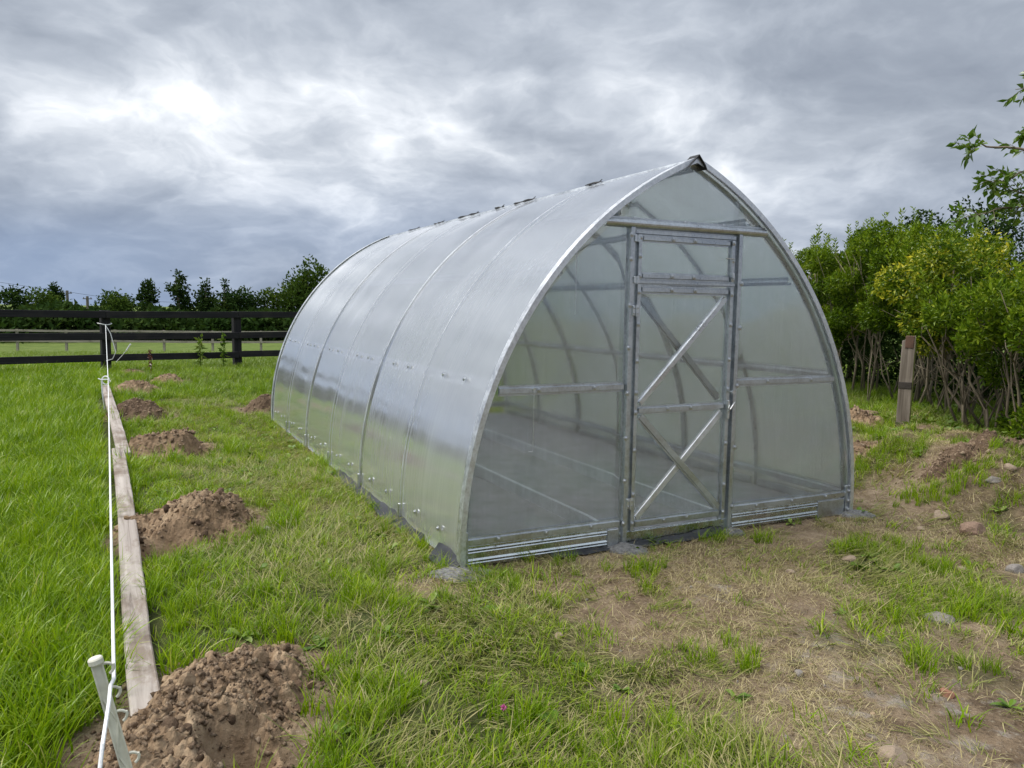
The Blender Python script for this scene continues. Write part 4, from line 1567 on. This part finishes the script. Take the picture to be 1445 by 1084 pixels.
# weathered post in front of the hedge
px_, py_ = 4.07, 8.02
wp_ = empty('wooden_post', (px_, py_, gz(px_, py_)), R(-28))
wp_.rotation_euler = (0, R(.8), R(-28))
tag(wp_, 'weathered grey wooden post with mossy side in front of the hedge', 'post')
m_ = MB()
n = 14
vs_ = []
for i in range(n + 1):
    z = -.2 + (1.16) * i / n
    e = [(fbm(z * 6, k * 3.1, 1, 2, 5) - .5) * .008 for k in range(4)]
    for (ux, uy, kk) in ((-.06, -.06, 0), (.06, -.06, 1), (.06, .06, 2), (-.06, .06, 3)):
        tz = z + (.03 * ux / .06 if i == n else 0)
        vs_.append((ux + float(e[kk]), uy + float(e[(kk + 1) % 4]), tz))
fs_ = [(i * 4 + k, i * 4 + (k + 1) % 4, (i + 1) * 4 + (k + 1) % 4, (i + 1) * 4 + k) for i in range(n) for k in range(4)] + [(n * 4, n * 4 + 1, n * 4 + 2, n * 4 + 3)]
m_.add(vs_, fs_)
m_.build('shaft', GREYPOST, wp_)
MOSS = m_wood('mossy_side', (.06, .075, .022), (.14, .15, .05), 'Z', (.05, .05, .03))
MB().box(.058, .072, -.055, .06, -.2, .93, .003).build('mossy_face', MOSS, wp_)
for z in (.44, .02):
    MB().box(-.064, .060, -.065, .02, z, z + .07, .004).build('tar_band', m_plain('dark_stain', (.05, .042, .036), .9), wp_)
MB().box(-.03, .05, -.066, .03, .86, .985, .004).build('rusty_top', m_plain('rusty_brown', (.12, .07, .05), .9), wp_)

# ================================================================== OVERHANGING TREE AT RIGHT
rnd = np.random.default_rng(5)
tr = empty('broadleaf_tree', (4.75, 5.3, gz(4.75, 5.3)))
tag(tr, 'broadleaf tree whose leafy branches reach in at the upper right edge', 'tree')
m_ = MB()
z0 = tr.location.z
m_.tube([(0, 0, -.3), (.03, .02, 1.0), (-.02, .05, 2.0), (.05, .0, 3.0), (0, 0, 4.2)], [.11, .09, .075, .05, .015], 8)
m_.build('trunk', BARK, tr, True)
LP, LD = [], []


def branch(pts, r0, nl, spread=.16):
    pts = [Vector(q) - Vector((4.75, 5.3, z0)) for q in pts]
    fine_ = []
    for i in range(len(pts) - 1):
        for q in np.linspace(0, 1, 6)[:-1]:
            fine_.append(pts[i].lerp(pts[i + 1], q) + Vector((rnd.normal() * .008, rnd.normal() * .01, rnd.normal() * .008)))
    fine_.append(pts[-1])
    MB().tube(fine_, list(np.linspace(r0, .0025, len(fine_))), 5).build('branch', BARK, tr, True)
    tw_ = MB()
    for k in range(max(6, nl // 6)):
        q = rnd.random() ** .7
        i = min(int(q * (len(fine_) - 1)), len(fine_) - 2)
        b_ = fine_[i].lerp(fine_[i + 1], rnd.random())
        d_ = (fine_[i + 1] - fine_[i]).normalized()
        e_ = (d_ * 1.0 + Vector((rnd.normal(), rnd.normal(), rnd.normal() + .1)) * .55).normalized()
        ln_ = spread * rnd.uniform(.6, 1.4) * (1.1 - .5 * q)
        p1 = b_ + e_ * ln_ * .55
        p2 = b_ + e_ * ln_ + Vector((0, 0, -.12 * ln_))
        tw_.tube([b_, p1, p2], [.0028, .002, .001], 4)
        for m2 in range(7):
            f2 = (m2 + 1) / 7
            LP.append(b_.lerp(p1, f2 * 2) if f2 < .5 else p1.lerp(p2, f2 * 2 - 1))
            sd2 = e_.cross(Vector((rnd.normal(), rnd.normal(), 1))).normalized() * (1 if m2 % 2 else -1)
            LD.append(e_ * .7 + sd2 * .8 + Vector((0, 0, -.25)))
    tw_.build('twigs', BARK, tr)['kind'] = 'stuff'


branch([(4.72, 5.3, 2.3), (4.1, 5.4, 2.42), (3.6, 5.45, 2.54), (3.25, 5.5, 2.60), (3.06, 5.5, 2.58)], .018, 110)
branch([(3.75, 5.43, 2.50), (3.55, 5.5, 2.42), (3.38, 5.5, 2.36), (3.25, 5.52, 2.34)], .008, 80)
branch([(4.73, 5.3, 2.0), (4.1, 5.4, 2.10), (3.7, 5.45, 2.20), (3.4, 5.5, 2.17), (3.13, 5.5, 2.10)], .016, 110)
branch([(3.8, 5.43, 2.17), (3.58, 5.5, 2.26), (3.42, 5.5, 2.30)], .007, 70)
branch([(4.75, 5.3, 2.8), (4.2, 5.4, 2.95), (3.75, 5.45, 3.0), (3.42, 5.5, 2.97)], .014, 90)
branch([(4.72, 5.3, 2.4), (4.2, 5.4, 2.6), (3.8, 5.45, 2.72), (3.5, 5.5, 2.70)], .014, 110)
branch([(4.75, 5.3, 3.0), (4.6, 5.0, 3.6), (4.3, 4.8, 4.1)], .02, 160, .3)
branch([(4.75, 5.3, 3.2), (5.2, 5.6, 3.7), (5.5, 5.7, 4.2)], .02, 200, .35)
branch([(4.75, 5.3, 2.5), (5.3, 5.2, 2.9), (5.8, 5.1, 3.2)], .02, 200, .35)
LP = np.array([tuple(q) for q in LP])
LD = np.array([tuple(q) for q in LD])
v_, f_, t_ = leaf_cloud(LP, LD, .066, .034, .3 + .5 * rnd.random(len(LP)), rnd, .18)
link(bpy.data.objects.new('crown', np_mesh('crown', v_, f_, TREE_NEAR, t_)), tr)

# ================================================================== STONES
def stone(x, y, s, label, seed, mt, flat=.6, rz=None):
    import bmesh
    bm = bmesh.new()
    bmesh.ops.create_icosphere(bm, subdivisions=3, radius=1)
    rn = random.Random(seed)
    cuts = [(Vector((rn.gauss(0, 1), rn.gauss(0, 1), rn.gauss(0, .8))).normalized(), rn.uniform(.55, .85)) for _ in range(7)]
    for q in bm.verts:
        for (nv, dd) in cuts:
            e = q.co.dot(nv) - dd
            if e > 0:
                q.co -= nv * e
        q.co *= .94 + .14 * float(fbm(q.co.x * 3 + seed, q.co.y * 3 + q.co.z * 2, 1, 2, seed % 9))
    me = bpy.data.meshes.new('stone')
    bm.to_mesh(me)
    bm.free()
    me.materials.append(mt)
    o = inst('stone', me, None, (x, y, gz(x, y) + s * flat * .10), (rn.uniform(-.2, .2), rn.uniform(-.2, .2), rn.uniform(0, 6)), (s * .58, s * .5, s * flat * .6))
    return tag(o, label, 'stone', 'loose stones on the worn ground')


ST_TAN = m_plain('tan_stone', (.27, .21, .155), .9, .25, 9, .2)
ST_GREY = m_plain('grey_stone', (.21, .19, .175), .9, .3, 9, .2)
ST_BROWN = m_plain('brown_stone', (.22, .15, .11), .95, .35, 9, .2)
ST_RED = m_plain('brick_bit', (.25, .13, .085), .95, .3, 9, .2)
for k, (x, y, s, mt, lab) in enumerate((
        (1.24, 2.37, .092, ST_TAN, 'smooth tan stone at the bottom edge right of centre'),
        (1.99, 4.44, .075, ST_TAN, 'pale tan stone in the grass below the right corner of the gable'),
        (2.03, 3.54, .120, ST_GREY, 'flat grey stone set in the worn ground at right'),
        (2.86, 4.27, .100, ST_GREY, 'angular grey stone near the right edge of the view'),
        (2.96, 5.23, .110, ST_TAN, 'tan stone at the foot of the turf bank'),
        (2.94, 4.83, .160, ST_BROWN, 'largest brown stone below the turf bank'),
        (3.41, 5.40, .090, ST_GREY, 'grey flat stone under the grassy turf clod'),
        (-1.50, 4.72, .066, ST_GREY, 'lone grey stone in the grass between the second heap and the greenhouse'),
        (-.32, 2.86, .040, ST_TAN, 'small tan stone in the near grass left of centre'),
        (.22, 3.29, .044, ST_TAN, 'small tan stone in the trampled grass at centre'),
        (2.58, 4.30, .064, ST_TAN, 'small tan stone left of the angular grey one'),
        (4.05, 8.75, .230, ST_BROWN, 'big brown clod-like stone left of the wooden post'),
        (1.66, 2.81, .060, ST_RED, 'reddish brick fragment in the worn ground at right'),
        (1.17, 2.99, .042, ST_GREY, 'small grey stone in the bare patch at right'),
        (2.71, 5.01, .052, ST_TAN, 'small tan stone left of the largest brown stone'),
        (2.31, 3.49, .046, ST_BROWN, 'small brown stone right of the flat grey one'),
        (1.58, 4.25, .050, ST_TAN, 'small tan stone in the worn ground before the right gable panel'),
        (3.57, 5.48, .085, ST_TAN, 'tan stone on the slope of the bank at the right edge'))):
    stone(x, y, s, lab, 20 + k, mt)


# ================================================================== GRASS AND LITTER (uncountable: scattered)
def tuft_mesh(name, mt, rnd, nb, hgt, spread, width, lay=0.25, tmean=.4, tvar=.2, drydry=.06, seg=4, comb=None):
    """nb curved tapering blades; lay 0 = upright, 1 = flat on the ground"""
    V, F, T = [], [], []
    for b in range(nb):
        a = rnd.uniform(0, 6.283) if comb is None else comb + rnd.normal() * .5
        r_ = spread * math.sqrt(rnd.random())
        a2 = rnd.uniform(0, 6.283)
        ox, oy = r_ * math.cos(a2), r_ * math.sin(a2)
        h_ = hgt * rnd.uniform(.45, 1.15)
        wd = width * rnd.uniform(.6, 1.25)
        th0 = lay * rnd.uniform(.5, 1.3) * 1.25
        curl = rnd.uniform(.3, 1.25) * (1 - lay * .6)
        dry = rnd.random() < drydry
        tn = 1.0 if dry else float(np.clip(tmean + rnd.normal() * tvar, 0, .92))
        p_ = np.array((ox, oy, -.012))
        d2 = np.array((math.cos(a), math.sin(a)))
        sd = np.array((-d2[1], d2[0], 0.0))
        tw = rnd.normal() * .5
        sd = np.array((sd[0] * math.cos(tw), sd[1] * math.cos(tw), math.sin(tw) * .6))
        base = len(V)
        for s in range(seg + 1):
            q = s / seg
            ww = wd * (1 - q ** 1.6) * .5 + .0002
            V.append(p_ - sd * ww)
            V.append(p_ + sd * ww)
            T += [tn * (.75 + .25 * q), tn * (.75 + .25 * q)]
            th = min(th0 + curl * q * 1.4, 2.2)
            st = h_ / seg
            p_ = p_ + np.array((d2[0] * math.sin(th) * st, d2[1] * math.sin(th) * st, math.cos(th) * st))
            if p_[2] < .004 and s > 0:
                p_[2] = .004 + rnd.random() * .01
        for s in range(seg):
            k = base + s * 2
            F.append((k, k + 1, k + 3, k + 2))
    return np_mesh(name, np.array(V), np.array(F), mt, np.array(T))


def rosette_mesh(name, mt, rnd, nl, ln, wd):
    V, F, T = [], [], []
    for k in range(nl):
        a = rnd.uniform(0, 6.283)
        up_ = rnd.uniform(.15, .8)
        d_ = np.array((math.cos(a) * math.cos(up_), math.sin(a) * math.cos(up_), math.sin(up_)))
        s_ = np.array((-math.sin(a), math.cos(a), 0))
        L_ = ln * rnd.uniform(.6, 1.2)
        tn = float(np.clip(.5 + rnd.normal() * .25, 0, 1))
        b = len(V)
        for (q, w_, dz) in ((.0, .08, 0), (.3, .7, .0), (.6, 1.0, -.02), (.85, .6, -.08), (1.0, .03, -.16)):
            c_ = d_ * L_ * q + np.array((0, 0, dz * L_ * 1.6 + .004))
            V += [c_ - s_ * wd * w_ * .5 + np.array((0, 0, .12 * wd)), c_, c_ + s_ * wd * w_ * .5 + np.array((0, 0, .12 * wd))]
            T += [tn] * 3
        for q in range(4):
            k0 = b + q * 3
            F += [(k0, k0 + 1, k0 + 4, k0 + 3), (k0 + 1, k0 + 2, k0 + 5, k0 + 4)]
    return np_mesh(name, np.array(V), np.array(F), mt, np.array(T))


def scatter(name, label, cat, protos, P, rotz, scale, rnd, tilt=.12):
    n = len(P)
    me = bpy.data.meshes.new(name)
    me.vertices.add(n)
    me.vertices.foreach_set('co', np.asarray(P, np.float32).ravel())
    rot = np.stack([rnd.normal(size=n) * tilt, rnd.normal(size=n) * tilt, rotz], -1).astype(np.float32)
    set_attr(me, 'rot', rot, 'POINT', 'FLOAT_VECTOR')
    set_attr(me, 'scl', scale.astype(np.float32))
    set_attr(me, 'pid', rnd.integers(0, len(protos), n).astype(np.int32), 'POINT', 'INT')
    me.update()
    o = link(bpy.data.objects.new(name, me))
    coll = bpy.data.collections.new(name + '_blades')
    for k, pm in enumerate(protos):
        coll.objects.link(bpy.data.objects.new('%s_blade_%02d' % (name, k), pm))
    ng = bpy.data.node_groups.new(name, 'GeometryNodeTree')
    ng.interface.new_socket('Geometry', in_out='INPUT', socket_type='NodeSocketGeometry')
    ng.interface.new_socket('Geometry', in_out='OUTPUT', socket_type='NodeSocketGeometry')
    N, Lk = ng.nodes, ng.links
    gi = N.new('NodeGroupInput')
    go = N.new('NodeGroupOutput')
    ci = N.new('GeometryNodeCollectionInfo')
    ci.inputs['Collection'].default_value = coll
    ci.inputs['Separate Children'].default_value = True
    ci.inputs['Reset Children'].default_value = True
    ip = N.new('GeometryNodeInstanceOnPoints')
    ip.inputs['Pick Instance'].default_value = True

    def na(nm, ty):
        q = N.new('GeometryNodeInputNamedAttribute')
        q.data_type = ty
        q.inputs['Name'].default_value = nm
        return q.outputs['Attribute']

    e2r = N.new('FunctionNodeEulerToRotation')
    Lk.new(na('rot', 'FLOAT_VECTOR'), e2r.inputs[0])
    Lk.new(gi.outputs[0], ip.inputs['Points'])
    Lk.new(ci.outputs[0], ip.inputs['Instance'])
    Lk.new(na('pid', 'INT'), ip.inputs['Instance Index'])
    Lk.new(e2r.outputs[0], ip.inputs['Rotation'])
    Lk.new(na('scl', 'FLOAT'), ip.inputs['Scale'])
    Lk.new(ip.outputs[0], go.inputs[0])
    md = o.modifiers.new('scatter', 'NODES')
    md.node_group = ng
    tag(o, label, cat, kind='stuff')
    return o


rnd = np.random.default_rng(3)
LUSH = [tuft_mesh('lush', GRASS, rnd, 30, .165, .044, .0058, .16 + .06 * (_ % 3), .42, .20, .05) for _ in range(6)]
SHORT = [tuft_mesh('short', GRASS, rnd, 24, .080, .045, .0045, .40, .45, .22, .10) for _ in range(4)]
FLAT = [tuft_mesh('flat', TRAMPLED, rnd, 22, .150, .065, .0042, 1.2, .42, .24, .16, 5, comb=0.0) for _ in range(6)]
STRAWS = [tuft_mesh('straw', STRAW, rnd, 20, .075, .075, .0026, 1.25, .45, .28, .1, 3) for _ in range(6)]
PAST = [tuft_mesh('pasture', PASTURE, rnd, 26, .085, .090, .0085, .35, .5, .2, .08, 3) for _ in range(4)]
ROSE = [rosette_mesh('rosette', WEED, rnd, 7, .065, .028) for _ in range(4)]


def in_view(x, y, m=.35):
    """keep what this place's viewer or one a step aside could see"""
    return (np.abs(x) < .72 * y + m + .4) & (y > 1.55)


def clear(x, y, pad=.02):
    """off the greenhouse floor, the planks and the heaps"""
    lx, ly = gloc(x, y)
    ok = ~((np.abs(lx) < 1.5 + pad) & (ly > -pad) & (ly < 6 + pad))
    s = lat(x, y)
    along = -(x - PL_A[0]) * .478 + (y - PL_A[1]) * .878
    ok &= ~((np.abs(s + .0 * along) < .075) & (along > -.2) & (along < 10.0))
    for (cx, cy, rx, ry, hh, ho) in HEAPS:
        ok &= np.hypot((x - cx) / rx, (y - cy) / ry) + .8 * (fbm(x, y, 4.5, 2, 38) - .5) > 1.0
        if ho:
            ok &= np.hypot(x - cx - ho[0], y - cy - ho[1]) > ho[2] * .95
    return ok


def jitter_grid(x0, x1, y0, y1, step):
    gx_, gy_ = np.meshgrid(np.arange(x0, x1, step), np.arange(y0, y1, step))
    x = gx_.ravel() + rnd.uniform(-.5, .5, gx_.size) * step
    y = gy_.ravel() + rnd.uniform(-.5, .5, gy_.size) * step
    return x, y


def put(name, label, cat, protos, x, y, scale, rz=None, tilt=.12):
    P = np.stack([x, y, height(x, y)], -1)
    if rz is None:
        rz = rnd.uniform(0, 6.283, len(x))
    return scatter(name, label, cat, protos, P, rz, scale, rnd, tilt)


# (a) tall uncut grass left of the planks, round the heaps and in patches
x, y = jitter_grid(-13, 5.5, 1.5, 17.5, .062)
s = lat(x, y)
so_ = soilness(x, y)
pn = fbm(x, y, 1.1, 3, 44)
left_ = sstep(.10, -.05, s)
heapn = np.zeros_like(x)
for (cx, cy, rx, ry, hh, ho) in HEAPS[:5]:
    heapn = np.maximum(heapn, sstep(2.3, 1.1, np.hypot((x - cx) / rx, (y - cy) / ry)))
mid_ = sstep(.75, .1, s) * .8 * (.25 + .75 * (pn > .46))
bankq = sstep(2.6, 3.3, x + .35 * (y - 6)) * sstep(4.9, 5.6, y)
near_ = sstep(1.1, .2, np.hypot((x - .05) / .95, (y - 2.25) / .6)) * .7
prob = np.maximum.reduce([left_, heapn * .75, mid_, sstep(.56, .68, pn) * .45 * (fbm(x, y, 4, 2, 46) > .5), bankq * sstep(.42, .56, pn) * .7, near_ * (fbm(x, y, 3, 2, 47) > .42), .85 * (np.hypot((x - 3.22) / .38, (y - 5.5) / .22) < 1), .85 * (np.hypot((x - 3.15) / .5, (y - 6.5) / .2) < 1), .9 * (np.hypot((x - 3.85) / .3, (y - 5.7) / .25) < 1), sstep(10.5, 12.5, y) * .8])
lux = gloc(x, y)
foot = sstep(.22, .04, np.maximum(np.abs(lux[0]) - 1.5, -lux[1])) * sstep(1.0, 1.2, s) * .25
prob = np.maximum(prob, foot * (pn > .45)) * (1 - so_ * .85) ** 1.3
for (kx, ky, ka, kb, kp) in ((3.22, 5.52, .36, .17, .9), (3.15, 6.45, .5, .18, .8), (3.85, 5.68, .3, .2, .9), (.84, 3.12, .24, .17, .5), (.72, 4.22, .17, .1, .6), (.22, 4.30, .26, .09, .7),
                             (2.23, 4.62, .34, .2, .6), (2.45, 4.35, .22, .14, .6), (2.30, 3.62, .42, .30, .6), (1.75, 3.05, .2, .16, .5), (.62, 2.45, .2, .14, .5), (1.5, 4.75, .3, .06, .4), (4.05, 8.1, .25, .2, .8), (3.4, 7.0, .3, .2, .6)):
    dk_ = np.hypot((x - kx) / ka, (y - ky) / kb) + 1.1 * (fbm(x, y, 6, 2, 48) - .5)
    prob = np.maximum(prob, kp * sstep(1.15, .6, dk_))
keep = (rnd.random(len(x)) < prob) & in_view(x, y) & clear(x, y)
# farther out fewer, larger tufts do
thin = np.clip((y - 6) / 9, 0, .72)
keep &= rnd.random(len(x)) > thin
x, y, s = x[keep], y[keep], s[keep]
sc_ = (.62 + .75 * rnd.random(len(x))) * (.62 + .75 * fbm(x, y, 1.4, 3, 12)) * (1 + .35 * np.clip((y - 6) / 9, 0, 1))
sc_ *= np.where(s < .1, 1.05, np.where(s > 1.2, .66, .80))
put('tall_grass', 'tall uncut bright green grass left of the planks and round the heaps', 'grass', LUSH, x, y, sc_)

# (b) short living turf elsewhere, thinning into the worn ground
x, y = jitter_grid(-5, 6.5, 1.5, 13, .060)
s = lat(x, y)
so_ = soilness(x, y)
prob = (1 - so_) * .75 * (.25 + 1.5 * np.clip(fbm(x, y, 2.4, 3, 45) - .3, 0, 1)) * sstep(-.1, .2, s) + .05
keep = (rnd.random(len(x)) < prob * sstep(-.15, .15, s)) & in_view(x, y) & clear(x, y)
keep &= rnd.random(len(x)) > np.clip((y - 7) / 10, 0, .6)
x, y = x[keep], y[keep]
put('short_turf', 'short patchy green turf between the planks, greenhouse and hedge', 'grass', SHORT, x, y, .6 + .9 * rnd.random(len(x)) * (.5 + fbm(x, y, 2.2, 3, 15)))

# (c) trampled, combed-over grass
x, y = jitter_grid(-5, 5, 1.5, 12, .058)
s = lat(x, y)
so_ = soilness(x, y)
lx, ly = gloc(x, y)
prob = sstep(.1, .7, s) * np.clip(1.0 - so_ * .88, 0, 1) * (.25 + .9 * fbm(x, y, 1.7, 3, 51))
keep = (rnd.random(len(x)) < prob * .95) & in_view(x, y) & clear(x, y)
keep &= rnd.random(len(x)) > np.clip((y - 7) / 10, 0, .5)
x, y = x[keep], y[keep]
flow = fbm(x, y, .9, 3, 61) * 12.5
put('trampled_grass', 'trampled yellow-green grass lying flat round the greenhouse', 'grass', FLAT, x, y, .65 + .7 * rnd.random(len(x)), flow + rnd.normal(size=len(x)) * .7, .08)

# (d) dry straw litter over the bare earth
x, y = jitter_grid(-2, 5, 1.5, 9, .042)
s = lat(x, y)
so_ = soilness(x, y)
prob = sstep(.4, 1.2, s) * (.35 + .65 * so_) * np.clip(fbm(x, y, 2.1, 3, 71) * 2.6 - .55, .05, 1)
keep = (rnd.random(len(x)) < prob) & in_view(x, y) & clear(x, y, .03)
x, y = x[keep], y[keep]
put('straw_litter', 'dry straw and dead grass strewn on the worn earth', 'straw', STRAWS, x, y, .5 + .9 * rnd.random(len(x)), None, .05)

# (e) grazed pasture beyond, up to the far fence
x, y = jitter_grid(-34, 8, 11.5, 34, .20)
keep = in_view(x, y, 1.0) & (lat(x, y) < 6) & clear(x, y) & (rnd.random(len(x)) < np.clip(1.5 - (y - 12) / 24, .3, 1))
x, y = x[keep], y[keep]
put('pasture_grass', 'short grazed pasture grass beyond the paddock fence', 'grass', PAST, x, y, (1.0 + .8 * rnd.random(len(x))) * (1 + .04 * (y - 12)))
x, y = jitter_grid(4.6, 12, 6.5, 19, .14)
keep = in_view(x, y, 1.5)
x, y = x[keep], y[keep]
put('garden_lawn', 'bright lawn seen between the hedge stems', 'grass', PAST, x, y, 1.0 + .6 * rnd.random(len(x)))

# (f) low broad-leaved weeds
x, y = jitter_grid(-4.5, 4, 1.6, 9, .16)
so_ = soilness(x, y)
keep = (rnd.random(len(x)) < .22 * (1 - so_ * .7) * (.4 + 1.2 * (fbm(x, y, 1.3, 2, 81) > .5))) & in_view(x, y) & clear(x, y)
x, y = x[keep], y[keep]
put('low_weeds', 'low broad-leaved weeds among the trampled grass', 'weeds', ROSE, x, y, .5 + .8 * rnd.random(len(x)))

x = rnd.uniform(3.9, 5.6, 900)
y = rnd.uniform(6.2, 13.5, 900)
keep = fbm(x, y, 2.0, 2, 83) > .5
x, y = x[keep], y[keep]
put('hedge_foot_weeds', 'low leafy weeds growing at the foot of the hedge', 'weeds', ROSE, x, y, .8 + 1.0 * rnd.random(len(x)) ** 2, None, .4)

# (g) crumbs and pebbles on the bare earth
x, y = jitter_grid(-2, 4.5, 1.6, 8, .11)
so_ = soilness(x, y)
keep = (rnd.random(len(x)) < .55 * so_ * sstep(.8, 1.4, lat(x, y))) & in_view(x, y) & clear(x, y)
x, y = x[keep], y[keep]
PEB = []
for k in range(4):
    me = clod_mesh(20 + k, 1)
    me.materials.append((ST_TAN, ST_GREY, SOIL, ST_BROWN)[k])
    PEB.append(me)
put('soil_crumbs', 'small crumbs and pebbles on the worn earth', 'pebbles', PEB, x, y, .004 + .010 * rnd.random(len(x)) ** 3, None, .6)

# ================================================================== SINGLE WEEDS AND SMALL THINGS
def dock(x, y, hgt, mt, label, seed, leafy=True):
    rn = np.random.default_rng(seed)
    root = empty('dock_plant', (x, y, gz(x, y)))
    tag(root, label, 'weed', 'tall weeds by the paddock fence')
    MB().tube([(0, 0, -.03), (rn.normal() * .02, rn.normal() * .02, hgt * .5), (rn.normal() * .04, 0, hgt)], [.010, .007, .003], 5).build('stem', mt, root)
    n = 60 if leafy else 90
    z = hgt * (rn.random(n) * .9 + .08) if leafy else hgt * (.35 + .65 * rn.random(n))
    P_ = np.stack([rn.normal(size=n) * .015, rn.normal(size=n) * .015, z], -1)
    D_ = rn.normal(size=(n, 3)) + np.array((0, 0, .4))
    v_, f_, t_ = leaf_cloud(P_, D_, .13 if leafy else .04, .05 if leafy else .03, rn.random(n), rn)
    link(bpy.data.objects.new('leaves' if leafy else 'seed_head', np_mesh('leaves', v_, f_, mt, t_)), root)


RUST = m_leaf('rust_seed', [(0, (.10, .03, .018)), (1, (.22, .07, .04))], .1)
dock(-7.10, 15.2, .52, RUST, 'rust-brown dock seed stalk right of the roped fence post', 1, False)
dock(-6.80, 16.9, .72, PASTURE, 'leafy yellow-green weed before the lower rail between the fence posts', 2)
dock(-6.42, 17.2, .80, WEED, 'tall dark green weed just left of the second fence post', 3)

PINK = m_plain('clover_pink', (.52, .10, .30), .8, .2)
cl = empty('clover_flower', (-.01, 2.49, gz(-.01, 2.49)))
tag(cl, 'single pink clover flower in the near grass', 'flower')
MB().tube([(0, 0, 0), (.004, .002, .06), (0, 0, .105)], .0013, 4).build('stem', WEED, cl)
rn = np.random.default_rng(9)
u_ = rn.normal(size=(70, 3))
u_ /= np.linalg.norm(u_, axis=1, keepdims=True)
v_, f_, t_ = leaf_cloud(np.array((0, 0, .108)) + u_ * .003, u_, .009, .004, np.ones(70) * .5, rn)
link(bpy.data.objects.new('flower_head', np_mesh('flower_head', v_, f_, PINK, t_)), cl)

tw = MB()
tw.tube([(0, 0, .01), (.05, -.02, .02), (.10, -.06, .012), (.14, -.10, .014)], [.005, .006, .005, .003], 5)
o = tw.build('dry_stick', STRAW and BARK)
o.location = (.80, 2.52, gz(.8, 2.52))
tag(o, 'short dry stick lying on the worn earth near the bottom edge', 'stick')
